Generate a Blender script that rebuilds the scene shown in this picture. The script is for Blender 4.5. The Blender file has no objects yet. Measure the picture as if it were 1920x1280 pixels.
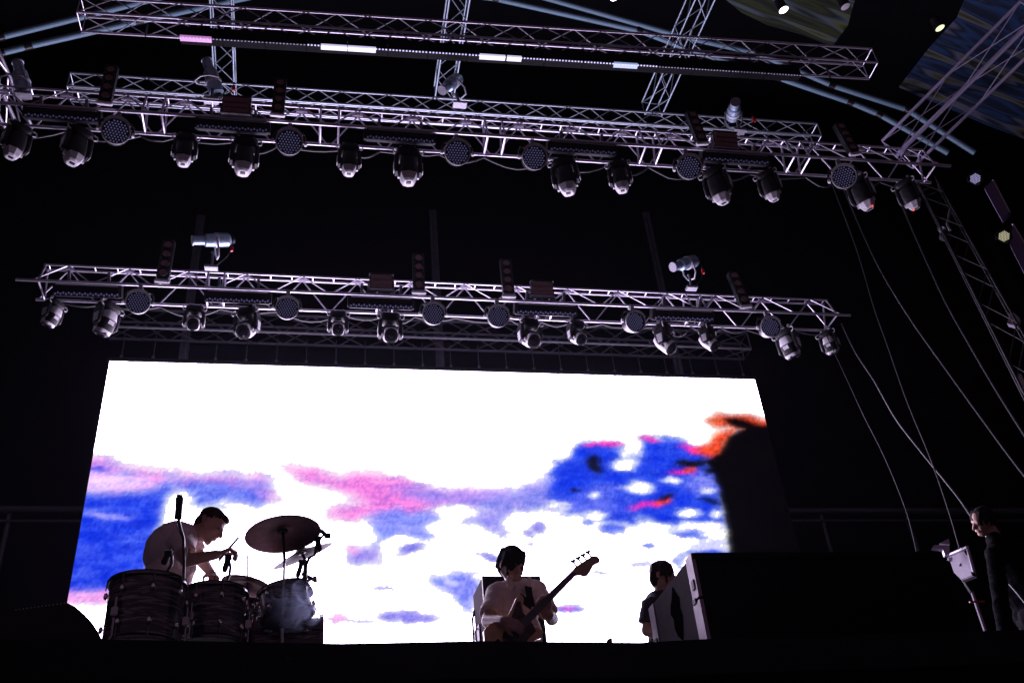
import bpy, bmesh, math, random
import numpy as np
from mathutils import Vector, Matrix, Euler, noise as mnoise
random.seed(7); np.random.seed(7)
R_ = math.radians
scn = bpy.context.scene
col = scn.collection
# ------------------------------------------------------------------ camera
CAM = Vector((0, 0, -1.05)); FPX = 1867.0
YAW, PIT, ROL = R_(13.457), R_(34.473), R_(-5.721)
_f = Vector((math.sin(YAW)*math.cos(PIT), math.cos(YAW)*math.cos(PIT), math.sin(PIT)))
_r = Vector((math.cos(YAW), -math.sin(YAW), 0)); _u = _r.cross(_f)
RT = math.cos(ROL)*_r + math.sin(ROL)*_u; UP = -math.sin(ROL)*_r + math.cos(ROL)*_u; FW = _f
cd = bpy.data.cameras.new('camera'); cam = bpy.data.objects.new('camera', cd); col.objects.link(cam)
cd.lens = 35.0; cd.sensor_width = 36.0; cd.clip_end = 500; cd.clip_start = .05
m = Matrix.Identity(4)
for i in range(3):
    m[i][0] = RT[i]; m[i][1] = UP[i]; m[i][2] = -FW[i]; m[i][3] = CAM[i]
cam.matrix_world = m; scn.camera = cam
# ------------------------------------------------------------------ night sky, exposure
w = bpy.data.worlds.new('World'); scn.world = w; w.use_nodes = True
bg = w.node_tree.nodes['Background']
bg.inputs[0].default_value = (.80, .48, .78, 1); bg.inputs[1].default_value = .070
scn.view_settings.view_transform = 'Standard'; scn.view_settings.look = 'None'
scn.view_settings.exposure = 0; scn.view_settings.gamma = 1
SCREEN_GAIN = 12.0
cy = scn.cycles; cy.max_bounces = 5; cy.diffuse_bounces = 2; cy.glossy_bounces = 3; cy.transmission_bounces = 3; cy.volume_bounces = 0; cy.transparent_max_bounces = 4
# ------------------------------------------------------------------ photo helpers
def ray(px, py): return ((px-960)*RT + (640-py)*UP + FPX*FW)
def at(px, py, y=None, z=None):
    d = ray(px, py)
    t = (y-CAM.y)/d.y if y is not None else (z-CAM.z)/d.z
    return CAM + d*t
def proj(p):
    d = Vector(p)-CAM; k = d.dot(FW)
    return 960+FPX*d.dot(RT)/k, 640-FPX*d.dot(UP)/k
def xat(px, y, z):            # x on the line (.., y, z) seen in pixel column px
    k = (px-960)/FPX; g = RT-FW*k
    return -(g.y*(y-CAM.y)+g.z*(z-CAM.z))/g.x + CAM.x
# ------------------------------------------------------------------ materials
MATS = {}
def mat(name, c, rough=.5, metal=0., var=.0, vs=8., bump=0., emis=None, es=0., spec=.5, stretch=None, coat=0., trans=0.):
    if name in MATS: return MATS[name]
    M = bpy.data.materials.new(name); M.use_nodes = True; nt = M.node_tree
    b = nt.nodes['Principled BSDF']
    b.inputs['Base Color'].default_value = (*c, 1); b.inputs['Roughness'].default_value = rough
    b.inputs['Metallic'].default_value = metal; b.inputs['Specular IOR Level'].default_value = spec
    b.inputs['Coat Weight'].default_value = coat; b.inputs['Transmission Weight'].default_value = trans
    if emis: b.inputs['Emission Color'].default_value = (*emis, 1); b.inputs['Emission Strength'].default_value = es
    if var or bump:
        tc = nt.nodes.new('ShaderNodeTexCoord'); n = nt.nodes.new('ShaderNodeTexNoise')
        n.inputs['Scale'].default_value = vs; n.inputs['Detail'].default_value = 6; n.inputs['Roughness'].default_value = .65
        src = tc.outputs['Object']
        if stretch:
            mp = nt.nodes.new('ShaderNodeMapping'); mp.inputs['Scale'].default_value = stretch
            nt.links.new(src, mp.inputs[0]); src = mp.outputs[0]
        nt.links.new(src, n.inputs['Vector'])
        if var:
            r = nt.nodes.new('ShaderNodeValToRGB')
            r.color_ramp.elements[0].position = .3; r.color_ramp.elements[1].position = .72
            r.color_ramp.elements[0].color = (*[x*(1-var) for x in c], 1); r.color_ramp.elements[1].color = (*[min(1, x*(1+var)) for x in c], 1)
            nt.links.new(n.outputs['Fac'], r.inputs[0]); nt.links.new(r.outputs[0], b.inputs['Base Color'])
            mr = nt.nodes.new('ShaderNodeMapRange'); mr.inputs[3].default_value = max(.03, rough-.12); mr.inputs[4].default_value = min(1, rough+.15)
            nt.links.new(n.outputs['Fac'], mr.inputs[0]); nt.links.new(mr.outputs[0], b.inputs['Roughness'])
        if bump:
            bp = nt.nodes.new('ShaderNodeBump'); bp.inputs['Strength'].default_value = bump; bp.inputs['Distance'].default_value = .02
            nt.links.new(n.outputs['Fac'], bp.inputs['Height']); nt.links.new(bp.outputs[0], b.inputs['Normal'])
    MATS[name] = M; return M
ALU = mat('aluminium', (.60, .57, .66), .36, .85, .3, 22)
ALUD = mat('dull_aluminium', (.30, .30, .34), .5, .6, .2, 20)
STEEL = mat('grey_steel', (.16, .16, .18), .5, .4, .25, 12)
BLACK = mat('black_plastic', (.007, .007, .008), .5, 0, .3, 25, spec=.3)
BLKM = mat('black_metal', (.016, .016, .018), .35, .2, .3, 25)
CASTG = mat('light_grey_casing', (.60, .59, .62), .4, 0, .12, 18)
DKG = mat('dark_grey_casing', (.014, .013, .016), .5, 0, .3, 18, spec=.3)
LENS = mat('dark_lens', (.01, .01, .015), .06, 0, coat=1)
LEDL = mat('led_lens', (.36, .36, .62), .18, 0, spec=.8, emis=(.45, .42, .9), es=.11)
LEDB = mat('led_lens_dim', (.3, .3, .5), .18, 0, spec=.8, emis=(.35, .35, .9), es=.05)
LEDW = mat('led_lens_pale', (.62, .62, .75), .2, 0, spec=.8)
BRWN = mat('brown_lamp_glass', (.26, .13, .12), .35, 0, .3, 30)
CHROME = mat('chrome', (.42, .41, .42), .2, 1, .3, 40)
BRASS = mat('bronze_cymbal', (.24, .135, .13), .5, .55, .35, 22)
CLOTH = mat('black_drape', (.006, .006, .008), .95, 0, .4, 3, spec=.1)
DECK = mat('black_deck', (.010, .010, .012), .75, 0, .4, 6, .1, spec=.2)
CYANLIT = mat('cyan_lit_tube', (.22, .38, .47), .5, .1, .2, 6)  # cyan light on the roof ribs put into their base colour
SKIN = mat('skin', (.50, .29, .22), .5, 0, .10, 25)
HAIR = mat('dark_hair', (.014, .008, .008), .8, 0, .5, 60, .6, spec=.15)
HAIRB = mat('brown_hair', (.035, .018, .015), .75, 0, .5, 60, .6, spec=.2)
RED = mat('red_plastic', (.5, .01, .02), .4)
# ------------------------------------------------------------------ mesh builder
class MB:
    def __init__(s): s.v = []; s.f = []
    def add(s, vs, fs):
        o = len(s.v); s.v += [tuple(v) for v in vs]; s.f += [tuple(i+o for i in f) for f in fs]; return s
    def box(s, c, d, rot=None, taper=(1, 1)):
        x, y, z = [k/2 for k in d]; vs = []
        for sz in (-1, 1):
            tx, ty = (taper if sz > 0 else (1, 1))
            for sx, sy in ((-1, -1), (1, -1), (1, 1), (-1, 1)):
                p = Vector((sx*x*tx, sy*y*ty, sz*z))
                if rot: p = rot @ p
                vs.append(p+Vector(c))
        return s.add(vs, [(3, 2, 1, 0), (4, 5, 6, 7), (0, 1, 5, 4), (1, 2, 6, 5), (2, 3, 7, 6), (3, 0, 4, 7)])
    def tube(s, p0, p1, r, r1=None, n=10):
        return s.lathe([(r, 0), (r if r1 is None else r1, (Vector(p1)-Vector(p0)).length)], p0, Vector(p1)-Vector(p0), n)
    def lathe(s, prof, o=(0, 0, 0), ax=(0, 0, 1), n=16, caps=True, scale=(1, 1), ref=None):
        ax = Vector(ax).normalized(); a = Vector(ref) if ref else (Vector((0, 0, 1)) if abs(ax.z) < .9 else Vector((1, 0, 0)))
        e1 = ax.cross(a).normalized(); e2 = ax.cross(e1); o = Vector(o); vs = []; fs = []
        for r, h in prof:
            for k in range(n):
                t = 2*math.pi*k/n; vs.append(o+ax*h+e1*(r*scale[0]*math.cos(t))+e2*(r*scale[1]*math.sin(t)))
        for j in range(len(prof)-1):
            for k in range(n):
                k2 = (k+1) % n; fs.append((j*n+k, j*n+k2, (j+1)*n+k2, (j+1)*n+k))
        if caps: fs += [tuple(range(n-1, -1, -1)), tuple((len(prof)-1)*n+k for k in range(n))]
        return s.add(vs, fs)
    def path(s, pts, r, n=7, r1=None):
        pts = [Vector(p) for p in pts]; vs = []; fs = []; L = len(pts); e1 = None
        for i, p in enumerate(pts):
            t = (pts[min(i+1, L-1)]-pts[max(i-1, 0)]).normalized()
            if e1 is None: e1 = t.cross(Vector((0, 0, 1)) if abs(t.z) < .9 else Vector((1, 0, 0))).normalized()
            e1 = (e1-t*e1.dot(t)).normalized(); e2 = t.cross(e1)
            rr = r if r1 is None else r+(r1-r)*i/(L-1)
            for k in range(n):
                a = 2*math.pi*k/n; vs.append(p+e1*rr*math.cos(a)+e2*rr*math.sin(a))
        for j in range(L-1):
            for k in range(n):
                k2 = (k+1) % n; fs.append((j*n+k, j*n+k2, (j+1)*n+k2, (j+1)*n+k))
        fs += [tuple(range(n-1, -1, -1)), tuple((L-1)*n+k for k in range(n))]
        return s.add(vs, fs)
    def ell(s, c, rad, ax=None, nu=12, nv=8):
        # ax: three unit vectors
        A = ax or (Vector((1, 0, 0)), Vector((0, 1, 0)), Vector((0, 0, 1))); c = Vector(c); vs = []; fs = []
        for j in range(1, nv):
            ph = math.pi*j/nv
            for k in range(nu):
                t = 2*math.pi*k/nu
                vs.append(c+A[0]*(rad[0]*math.sin(ph)*math.cos(t))+A[1]*(rad[1]*math.sin(ph)*math.sin(t))+A[2]*(rad[2]*math.cos(ph)))
        vs += [c+A[2]*rad[2], c-A[2]*rad[2]]; a, b = len(vs)-2, len(vs)-1
        for j in range(nv-2):
            for k in range(nu):
                k2 = (k+1) % nu; fs.append((j*nu+k, (j+1)*nu+k, (j+1)*nu+k2, j*nu+k2))
        for k in range(nu):
            k2 = (k+1) % nu; fs += [(a, k, k2), (b, (nv-2)*nu+k2, (nv-2)*nu+k)]
        return s.add(vs, fs)
    def cap(s, p0, p1, r0, r1=None, n=12):
        p0, p1 = Vector(p0), Vector(p1); r1 = r0 if r1 is None else r1; L = (p1-p0).length
        pr = [(max(1e-4, r0*math.cos(a)), r0*math.sin(a)) for a in [-1.5, -1., -.5]] + [(r0, 0), (r1, L)] + [(max(1e-4, r1*math.cos(a)), L+r1*math.sin(a)) for a in [.5, 1., 1.5]]
        return s.lathe(pr, p0, p1-p0, n)
    def prism(s, pts, o, ex, ey, ez, th, bev=0.):
        # outline pts (2d) in plane ex,ey, thickness th along ez centred
        o, ex, ey, ez = Vector(o), Vector(ex), Vector(ey), Vector(ez); n = len(pts)
        cx = sum(p[0] for p in pts)/n; cy = sum(p[1] for p in pts)/n; vs = []
        lv = [(-th/2, 1)] if not bev else [(-th/2, 1-bev), (-th/2+th*.2, 1), (th/2-th*.2, 1), (th/2, 1-bev)]
        if not bev: lv.append((th/2, 1))
        for h, k in lv:
            for x, y in pts: vs.append(o+ex*(cx+(x-cx)*k)+ey*(cy+(y-cy)*k)+ez*h)
        fs = [tuple(range(n-1, -1, -1)), tuple((len(lv)-1)*n+k for k in range(n))]
        for j in range(len(lv)-1):
            for k in range(n):
                k2 = (k+1) % n; fs.append((j*n+k, j*n+k2, (j+1)*n+k2, (j+1)*n+k))
        return s.add(vs, fs)
    def mesh(s, name, mt, smooth=True, bevel=0.):
        me = bpy.data.meshes.new(name); me.from_pydata(s.v, [], s.f)
        bm = bmesh.new(); bm.from_mesh(me); bmesh.ops.recalc_face_normals(bm, faces=bm.faces)
        if bevel: bmesh.ops.bevel(bm, geom=[e for e in bm.edges if len(e.link_faces) == 2 and e.calc_face_angle(0) > .6], offset=bevel, segments=2, affect='EDGES', clamp_overlap=True)
        for e in bm.edges:
            if len(e.link_faces) == 2 and e.calc_face_angle(0) > .7: e.smooth = False
        for f in bm.faces: f.smooth = smooth
        bm.to_mesh(me); bm.free(); me.materials.append(mt); return me
    def build(s, name, mt, parent=None, loc=(0, 0, 0), smooth=True, bevel=0.):
        return link(name, s.mesh(name, mt, smooth, bevel), parent, loc)
def link(name, data, parent=None, loc=(0, 0, 0)):
    o = bpy.data.objects.new(name, data); col.objects.link(o); o.location = loc
    if parent: o.parent = parent
    return o
def tag(o, label=None, cat=None, group=None, kind=None):
    if label: o['label'] = label
    if cat: o['category'] = cat
    if group: o['group'] = group
    if kind: o['kind'] = kind
    return o
def thing(name, label, cat, loc=(0, 0, 0), group=None, rot=None):
    o = link(name, None, None, loc); o.empty_display_size = .1
    if rot: o.rotation_euler = rot
    return tag(o, label, cat, group)
def copy_tree(o, parent=None):
    c = o.copy(); col.objects.link(c); c.parent = parent
    for ch in list(o.children):
        copy_tree(ch, c)
    return c
UNIT = {}
def bar(name, p0, p1, r, mt, parent=None, org=(0, 0, 0), n=8):
    key = (mt.name, n)
    if key not in UNIT: UNIT[key] = MB().lathe([(1, 0), (1, 1)], n=n).mesh('bar', mt)
    p0, p1 = Vector(p0), Vector(p1); d = p1-p0
    o = link(name, UNIT[key], parent, p0-Vector(org))
    o.rotation_mode = 'QUATERNION'; o.rotation_quaternion = d.to_track_quat('Z', 'Y'); o.scale = (r, r, d.length)
    return o
ORD = ['first', 'second', 'third', 'fourth', 'fifth', 'sixth', 'seventh', 'eighth', 'ninth', 'tenth', 'eleventh', 'twelfth', 'thirteenth']
# ================================================================== SETTING
g = MB().add([(-30, -30, 0), (30, -30, 0), (30, 30, 0), (-30, 30, 0)], [(0, 1, 2, 3)]).build('ground', mat('trodden_ground', (.04, .036, .03), .9, 0, .4, 2), None, (0, 0, -2.65)); tag(g, kind='structure')
# deck with its front edge traced on z = 0
ed = [at(-500, 1192, z=0), at(0, 1198, z=0), at(190, 1198, z=0), at(640, 1206, z=0), at(890, 1201, z=0), at(1200, 1204, z=0), at(1330, 1197, z=0), at(1920, 1180, z=0), at(2500, 1165, z=0)]
pts = [(-9, ed[0].y)]+[(p.x, p.y) for p in ed]+[(14, ed[-1].y), (14, 14), (-9, 14)]
o = MB().prism(pts, (0, 0, -.06), (1, 0, 0), (0, 1, 0), (0, 0, 1), .12).build('stage_deck', DECK, smooth=False); tag(o, kind='structure')
sk = MB()
for a, b in zip(pts[:-3], pts[1:-2]):
    sk.add([(a[0], a[1]+.06, -.125), (b[0], b[1]+.06, -.125), (b[0], b[1]+.06, -2.65), (a[0], a[1]+.06, -2.65)], [(0, 1, 2, 3)])
tag(sk.build('stage_skirt', CLOTH), kind='structure')
def drape(name, label, p0, p1, z0, z1, cat='curtain', amp=.05, n=160):
    p0, p1 = Vector(p0), Vector(p1); d = (p1-p0); nr = d.cross(Vector((0, 0, 1))).normalized(); vs = []; fs = []
    for i in range(n+1):
        t = i/n; k = amp*(math.sin(t*n*.62)+.6*math.sin(t*n*.23+1))
        for zz in (z0, z1): vs.append(p0+d*t+nr*k+Vector((0, 0, zz)))
    for i in range(n): fs.append((2*i, 2*i+2, 2*i+3, 2*i+1))
    o = MB().add(vs, fs).build(name, CLOTH); return tag(o, label, cat)
drape('backdrop_curtain', 'black cloth hung as a backdrop behind the bright video screen', (-9, 13.7, 0), (14, 13.7, 0), 0, 13.2)
drape('side_blocker', 'black sheet added beyond the drum kit to shut out the ambient light', (-8.8, 13.6, 0), (-8.8, 3, 0), 0, 13.2)  # added sheet, blocks ambient light from the open side
drape('side_blocker', 'black sheet added beyond the standing technician to shut out the ambient light', (13.8, 3, 0), (13.8, 13.6, 0), 0, 13.2)  # second added sheet, closes the other open side to ambient light
# arched roof canopy, black underside
vs = []; fs = []; NX = 40
for i in range(NX+1):
    x = -9.2+23.4*i/NX; z = 12.2+1.4*(1-((x-2.5)/11.7)**2)
    vs += [(x, 1.5, z), (x, 14.2, z)]
for i in range(NX): fs.append((2*i, 2*i+2, 2*i+3, 2*i+1))
tag(MB().add(vs, fs).build('stage_roof', CLOTH), 'arched black roof skin stretched over the whole stage', 'roof')
# ================================================================== VIDEO SCREEN
YS = 12.0
tl = at(206, 674, y=YS); tr = at(1416, 714, y=YS); SX0, SX1, SZ1 = tl.x, tr.x, (tl.z+tr.z)/2; SZ0 = 1.55
NXs, NZs = 400, 228
gx = np.linspace(SX0, SX1, NXs+1); gz = np.linspace(SZ0, SZ1, NZs+1)
GX, GZ = np.meshgrid(gx, gz)                       # rows z
rt, up_, fw = [np.array(v) for v in (RT, UP, FW)]
D = np.stack([GX-CAM.x, np.full_like(GX, YS-CAM.y), GZ-CAM.z], -1)
K = D@fw; PX = 960+FPX*(D@rt)/K; PY = 640-FPX*(D@up_)/K
def vnoise(x, y, seed):
    rs = np.random.RandomState(seed); T = rs.rand(256, 256)
    xi = np.floor(x).astype(int); yi = np.floor(y).astype(int); fx = x-xi; fy = y-yi
    fx = fx*fx*(3-2*fx); fy = fy*fy*(3-2*fy); a = lambda i, j: T[(yi+j) % 256, (xi+i) % 256]
    return (a(0, 0)*(1-fx)+a(1, 0)*fx)*(1-fy)+(a(0, 1)*(1-fx)+a(1, 1)*fx)*fy
def fbm(x, y, seed, o=4):
    s = 0; k = .5; t = 0
    for i in range(o): s = s+k*vnoise(x, y, seed+i); t += k; x = x*2.03+7; y = y*2.03+3; k *= .5
    return s/t
N1 = fbm(PX/26, PY/15, 1)-.5; N2 = fbm(PX/22, PY/14, 9)-.5; NF = fbm(PX/5., PY/5., 21, 2)-.5; NM = fbm(PX/40, PY/16, 31)-.5
WX = PX+N1*34+NF*8; WY = PY+N2*24+NF*7
IMG = np.zeros(GX.shape+(3,)); IMG[:] = (1.0, 1.0, 1.0)
def poly(P, w=4, wob=1.):
    w = w*1.7
    X = PX+(WX-PX)*wob; Y = PY+(WY-PY)*wob; P = np.array(P, float); n = len(P)
    ins = np.zeros(X.shape, bool); dm = np.full(X.shape, 1e9)
    for i in range(n):
        a = P[i]; b = P[(i+1) % n]; e = b-a
        t = np.clip(((X-a[0])*e[0]+(Y-a[1])*e[1])/(e@e), 0, 1)
        dm = np.minimum(dm, np.hypot(X-a[0]-t*e[0], Y-a[1]-t*e[1]))
        c = ((a[1] > Y) != (b[1] > Y)); xi = a[0]+(Y-a[1])/(e[1] if abs(e[1]) > 1e-9 else 1e-9)*e[0]
        ins ^= c & (X < xi)
    sd = np.where(ins, dm, -dm); t = np.clip((sd+w)/(2*w), 0, 1); return t*t*(3-2*t)
def ell(cx, cy, rx, ry, ang=0, w=.5, wob=.7):
    w = w*1.5
    X = PX+(WX-PX)*wob-cx; Y = PY+(WY-PY)*wob-cy; a = R_(ang); u = (X*math.cos(a)+Y*math.sin(a))/rx; v = (-X*math.sin(a)+Y*math.cos(a))/ry
    t = np.clip((1+w/2-np.hypot(u, v))/w, 0, 1); return t*t*(3-2*t)
def paint(mk, c, al=1., mott=0., c2=None):
    global IMG
    c = np.array(c, float); C = np.broadcast_to(c, IMG.shape).copy()
    if c2 is not None:
        k = np.clip(.5+mott*(NM*1.6+NF*1.5), 0, 1)[..., None]; C = c*(1-k)+np.array(c2)*k
    a = (mk*al)[..., None]; IMG = (np.sqrt(IMG)*(1-a)+np.sqrt(np.clip(C, 0, None))*a)**2
BL, BL2, VI, PK, MG = (.004, .032, .80), (.05, .10, .86), (.17, .15, .82), (.95, .36, .88), (.92, .03, .52)
WH = (1., 1., 1.)
STR = .5+.5*np.sin((PX*.55-PY*.83)*1.05)
# left side
paint(poly([(150, 862), (200, 856), (250, 878), (330, 885), (430, 888), (505, 892), (512, 925), (480, 940), (400, 925), (300, 915), (270, 925), (150, 918)], 9), (.92, .30, .84), .95, 1.4, (.42, .28, .9))
paint(poly([(150, 893), (230, 893), (285, 902), (260, 912), (150, 912)], 8), (1.3, 1.0, 1.4), .75)
paint(ell(185, 880, 20, 5), BL, .8)
paint(poly([(140, 922), (250, 925), (296, 918), (312, 905), (320, 918), (304, 945), (298, 985), (288, 1040), (268, 1085), (255, 1110), (110, 1112)], 6, .35), BL, 1., 1.5, (.06, .12, .92))
paint(ell(200, 967, 48, 6, 4), (.8, .65, 1.1), .55); paint(ell(205, 925, 40, 4), VI, .5)
paint(poly([(300, 910), (360, 899), (430, 908), (500, 912), (508, 928), (490, 945), (420, 940), (368, 950), (345, 925), (320, 916)], 7), BL2, .95, 1.2, (.22, .28, .95))
paint(poly([(325, 922), (340, 914), (360, 926), (372, 945), (330, 960), (302, 960), (304, 945)], 4), WH)
paint(poly([(100, 1106), (255, 1106), (250, 1132), (100, 1132)], 6, .5), PK, .95, 1.5, (1.2, .5, 1.0))
paint(ell(505, 930, 28, 12, 20), PK, .4)
# middle streaks
pinkm = poly([(535, 874), (585, 878), (640, 896), (700, 890), (760, 900), (772, 912), (860, 922), (960, 925), (900, 945), (840, 950), (790, 962), (720, 968), (650, 972), (612, 962), (640, 950), (690, 945), (660, 930), (610, 908), (565, 893)], 9)
paint(pinkm, (.93, .27, .84), .97); paint(pinkm*STR, (.9, .10, .64), .5)
paint(ell(960, 905, 90, 26, -6, 1.4), (1.5, 1.25, 1.7), .55)
bm_ = poly([(730, 918), (800, 916), (870, 928), (960, 922), (1040, 895), (1075, 925), (1050, 950), (960, 962), (880, 950), (800, 940)], 10)
paint(bm_, (.12, .18, .85), .9, 1.2, (.32, .26, .9)); paint(bm_*STR*np.clip((1000-PX)/200, 0, 1), (.5, .25, .9), .35)
paint(poly([(700, 964), (740, 955), (800, 958), (822, 968), (790, 985), (806, 1012), (770, 1005), (725, 1010), (698, 1020), (708, 990), (680, 972)], 6), (.14, .2, .95), .92, 1.2, (.3, .32, 1.))
paint(ell(840, 952, 38, 8), WH); paint(ell(752, 1014, 38, 10), WH)
paint(poly([(655, 1028), (705, 1022), (716, 1052), (664, 1054)], 7), VI, .9, 1., (.45, .3, .95)); paint(ell(662, 1030, 14, 9), PK, .6)
paint(poly([(862, 980), (925, 952), (985, 950), (950, 975), (948, 1000), (900, 986)], 6), (.2, .2, .9), .92, 1., (.4, .35, .95))
paint(ell(985, 972, 45, 16, -4), WH)
paint(ell(770, 1030, 24, 8, -18), VI, .9); paint(ell(914, 1043, 22, 7, 14), VI, .8); paint(ell(1012, 988, 14, 9), VI, .85); paint(ell(990, 1000, 12, 6), VI, .7)
paint(ell(994, 1021, 12, 3), VI, .6); paint(ell(720, 1104, 20, 4, 8), VI, .7); paint(ell(760, 1063, 20, 2), (1.3, 1.2, 1.8), .4)
paint(poly([(812, 1082), (850, 1076), (895, 1076), (895, 1138), (868, 1138), (852, 1112), (822, 1102)], 7), BL2, .92, 1.6, (.45, .42, 1.1))
paint(ell(845, 1092, 14, 6), (1.2, 1.1, 1.8), .6)
paint(ell(766, 1158, 52, 11, 1, .4), VI, .95, 1., (.35, .3, .95)); paint(ell(636, 1160, 20, 7), PK, .85); paint(ell(678, 1163, 26, 4), VI, .4)
paint(ell(1068, 1140, 31, 8, 0, .5), VI, .95); paint(ell(1066, 1138, 16, 4), (.85, .03, .8), .9); paint(ell(1130, 1076, 12, 4, 20), VI, .6)
# right mass
paint(poly([(1030, 905), (1040, 868), (1075, 858), (1084, 838), (1100, 831), (1155, 836), (1170, 858), (1196, 850), (1206, 822), (1242, 818), (1290, 832), (1330, 850), (1350, 900), (1356, 950), (1366, 990), (1320, 992), (1300, 1003), (1250, 985), (1205, 968), (1190, 985), (1150, 982), (1100, 968), (1070, 955), (1035, 940)], 6), BL, 1., 1.3, (.025, .075, .84))
paint(ell(1110, 945, 70, 20, 4, 1.), BL2, .6, 1.5, (.3, .3, 1.)); paint(ell(1320, 905, 30, 20, 0, 1.), BL2, .7, 1.5, (.45, .42, 1.)); paint(ell(1150, 915, 40, 10, 0, 1.), BL2, .6, 1.5, (.35, .35, 1.))
for c in [(1170, 868, 26, 12), (1168, 878, 24, 6), (1196, 914, 30, 11), (1258, 900, 21, 5), (1045, 945, 22, 5), (1116, 964, 24, 9), (1290, 962, 26, 8), (1180, 1000, 60, 6), (1345, 962, 12, 8), (1325, 920, 13, 5), (1113, 930, 12, 5)]:
    paint(ell(*c, 0, .5), WH, .97)
paint(poly([(1170, 975), (1230, 990), (1300, 1002), (1330, 1008), (1250, 1012), (1190, 1000)], 4), WH, .9); paint(ell(1300, 985, 70, 9, 2), WH, .9)
paint(ell(1145, 992, 24, 8, 6), BL2, .9); paint(ell(1255, 975, 22, 12), BL, .8); paint(ell(1290, 1002, 38, 4, 6), BL2, .9); paint(ell(1218, 1020, 13, 5), BL2, .85)
paint(ell(1100, 978, 14, 5), BL2, .8); paint(ell(1335, 1022, 36, 9, -6), (.5, .5, 1.3), .6); paint(ell(1335, 1036, 46, 6, -2), BL, .9); paint(ell(1200, 1056, 26, 4), VI, .45); paint(ell(1275, 1048, 14, 9, -30), BL2, .55)
paint(ell(1116, 872, 13, 16), (.004, .004, .01)); paint(ell(1298, 868, 34, 6, -6), (.004, .004, .01)); paint(ell(1082, 918, 10, 2.5), (.004, .004, .01)); paint(ell(1335, 882, 16, 6), (.004, .004, .02)); paint(ell(1330, 938, 22, 4, 8), (.004, .01, .05))
paint(ell(1128, 834, 36, 5, -2), MG, .95); paint(ell(1222, 821, 20, 4.5, 8), MG, .95); paint(ell(1312, 845, 36, 8, 14), MG, .95)
paint(ell(1218, 943, 40, 7, -9), MG); paint(ell(1244, 936, 16, 6, -9), (1., .05, .03)); paint(ell(1250, 930, 16, 3, -9), (.01, .004, .01))
paint(ell(1280, 884, 26, 6, -6), MG); paint(ell(1292, 881, 14, 5, -6), (1., .06, .03))
paint(poly([(1300, 842), (1330, 832), (1345, 812), (1378, 803), (1345, 800), (1328, 788), (1345, 776), (1395, 777), (1445, 790), (1445, 806), (1385, 806), (1362, 830), (1350, 856), (1320, 856)], 5, .45), (.85, .065, .022))
paint(ell(1340, 788, 20, 8), (1., .2, .08), .5)
paint(poly([(1358, 785), (1380, 784), (1425, 797), (1460, 797), (1600, 1400), (1395, 1400), (1366, 1010), (1360, 960), (1347, 915), (1338, 885), (1326, 862), (1338, 854), (1352, 846), (1366, 820), (1396, 804), (1370, 797)], 2.5, .35), (.0012, .0008, .0014))
S_ = np.sqrt(IMG)
def blur(a, ax, r):
    p = np.pad(a, [(r, r) if i == ax else (0, 0) for i in range(3)], mode='edge'); n_ = a.shape[ax]
    return sum(np.take(p, range(i, i+n_), axis=ax) for i in range(2*r+1))/(2*r+1)
for i in range(2): S_ = blur(blur(S_, 1, 2), 0, 1)
G_ = fbm(PX/3.2, PY/3.2, 51, 2)-.5; HS = fbm(PX/60, PY/7., 61, 3)-.5
S_ = S_*.62+np.sqrt(IMG)*.38
col_ = np.clip(1.25-S_.min(-1), 0, 1)[..., None]
S_ = S_*(1+(G_[..., None]*.45+HS[..., None]*.35)*col_*np.array((1.5, 1.2, .35)))
IMG = np.clip(S_, 0, 1.14)**2
k = np.clip((IMG.min(-1)-.80)/.20, 0, 1)[..., None]; k = k*k*(3-2*k)
IMG = np.clip(IMG, .0008, 1.3)*(1+(np.array((SCREEN_GAIN*.97, SCREEN_GAIN*.80, SCREEN_GAIN*1.16))-1)*k)
n = (NXs+1)*(NZs+1)
vv = np.stack([GX.ravel(), np.full(n, 0.), GZ.ravel()], -1)
idx = np.arange(n).reshape(NZs+1, NXs+1)
ff = np.stack([idx[:-1, :-1], idx[:-1, 1:], idx[1:, 1:], idx[1:, :-1]], -1).reshape(-1, 4)
scr = thing('video_screen', 'huge bright video screen showing white, blue and pink cloud shapes behind the band', 'screen', (0, YS, 0))
me = bpy.data.meshes.new('picture_surface'); me.from_pydata(vv.tolist(), [], ff.tolist())
ca = me.color_attributes.new('picture', 'FLOAT_COLOR', 'POINT')
ca.data.foreach_set('color', np.concatenate([IMG.reshape(-1, 3), np.ones((n, 1))], 1).astype(np.float32).ravel())
M = bpy.data.materials.new('screen_picture'); M.use_nodes = True; nt = M.node_tree; nt.nodes.clear()
out = nt.nodes.new('ShaderNodeOutputMaterial'); em = nt.nodes.new('ShaderNodeEmission'); at_ = nt.nodes.new('ShaderNodeAttribute'); at_.attribute_name = 'picture'
nt.links.new(at_.outputs['Color'], em.inputs[0]); em.inputs[1].default_value = 1.; nt.links.new(em.outputs[0], out.inputs[0])
me.materials.append(M); link('picture_surface', me, scr)
MB().box(((SX0+SX1)/2, .09, (SZ0+SZ1)/2), (SX1-SX0+.02, .16, SZ1-SZ0+.02)).build('cabinet_back', BLKM, scr, smooth=False)
for zz in (SZ1+.035, SZ0-.035): MB().box(((SX0+SX1)/2, .03, zz), (SX1-SX0+.06, .08, .05)).build('edge_frame', BLKM, scr, smooth=False)
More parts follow.
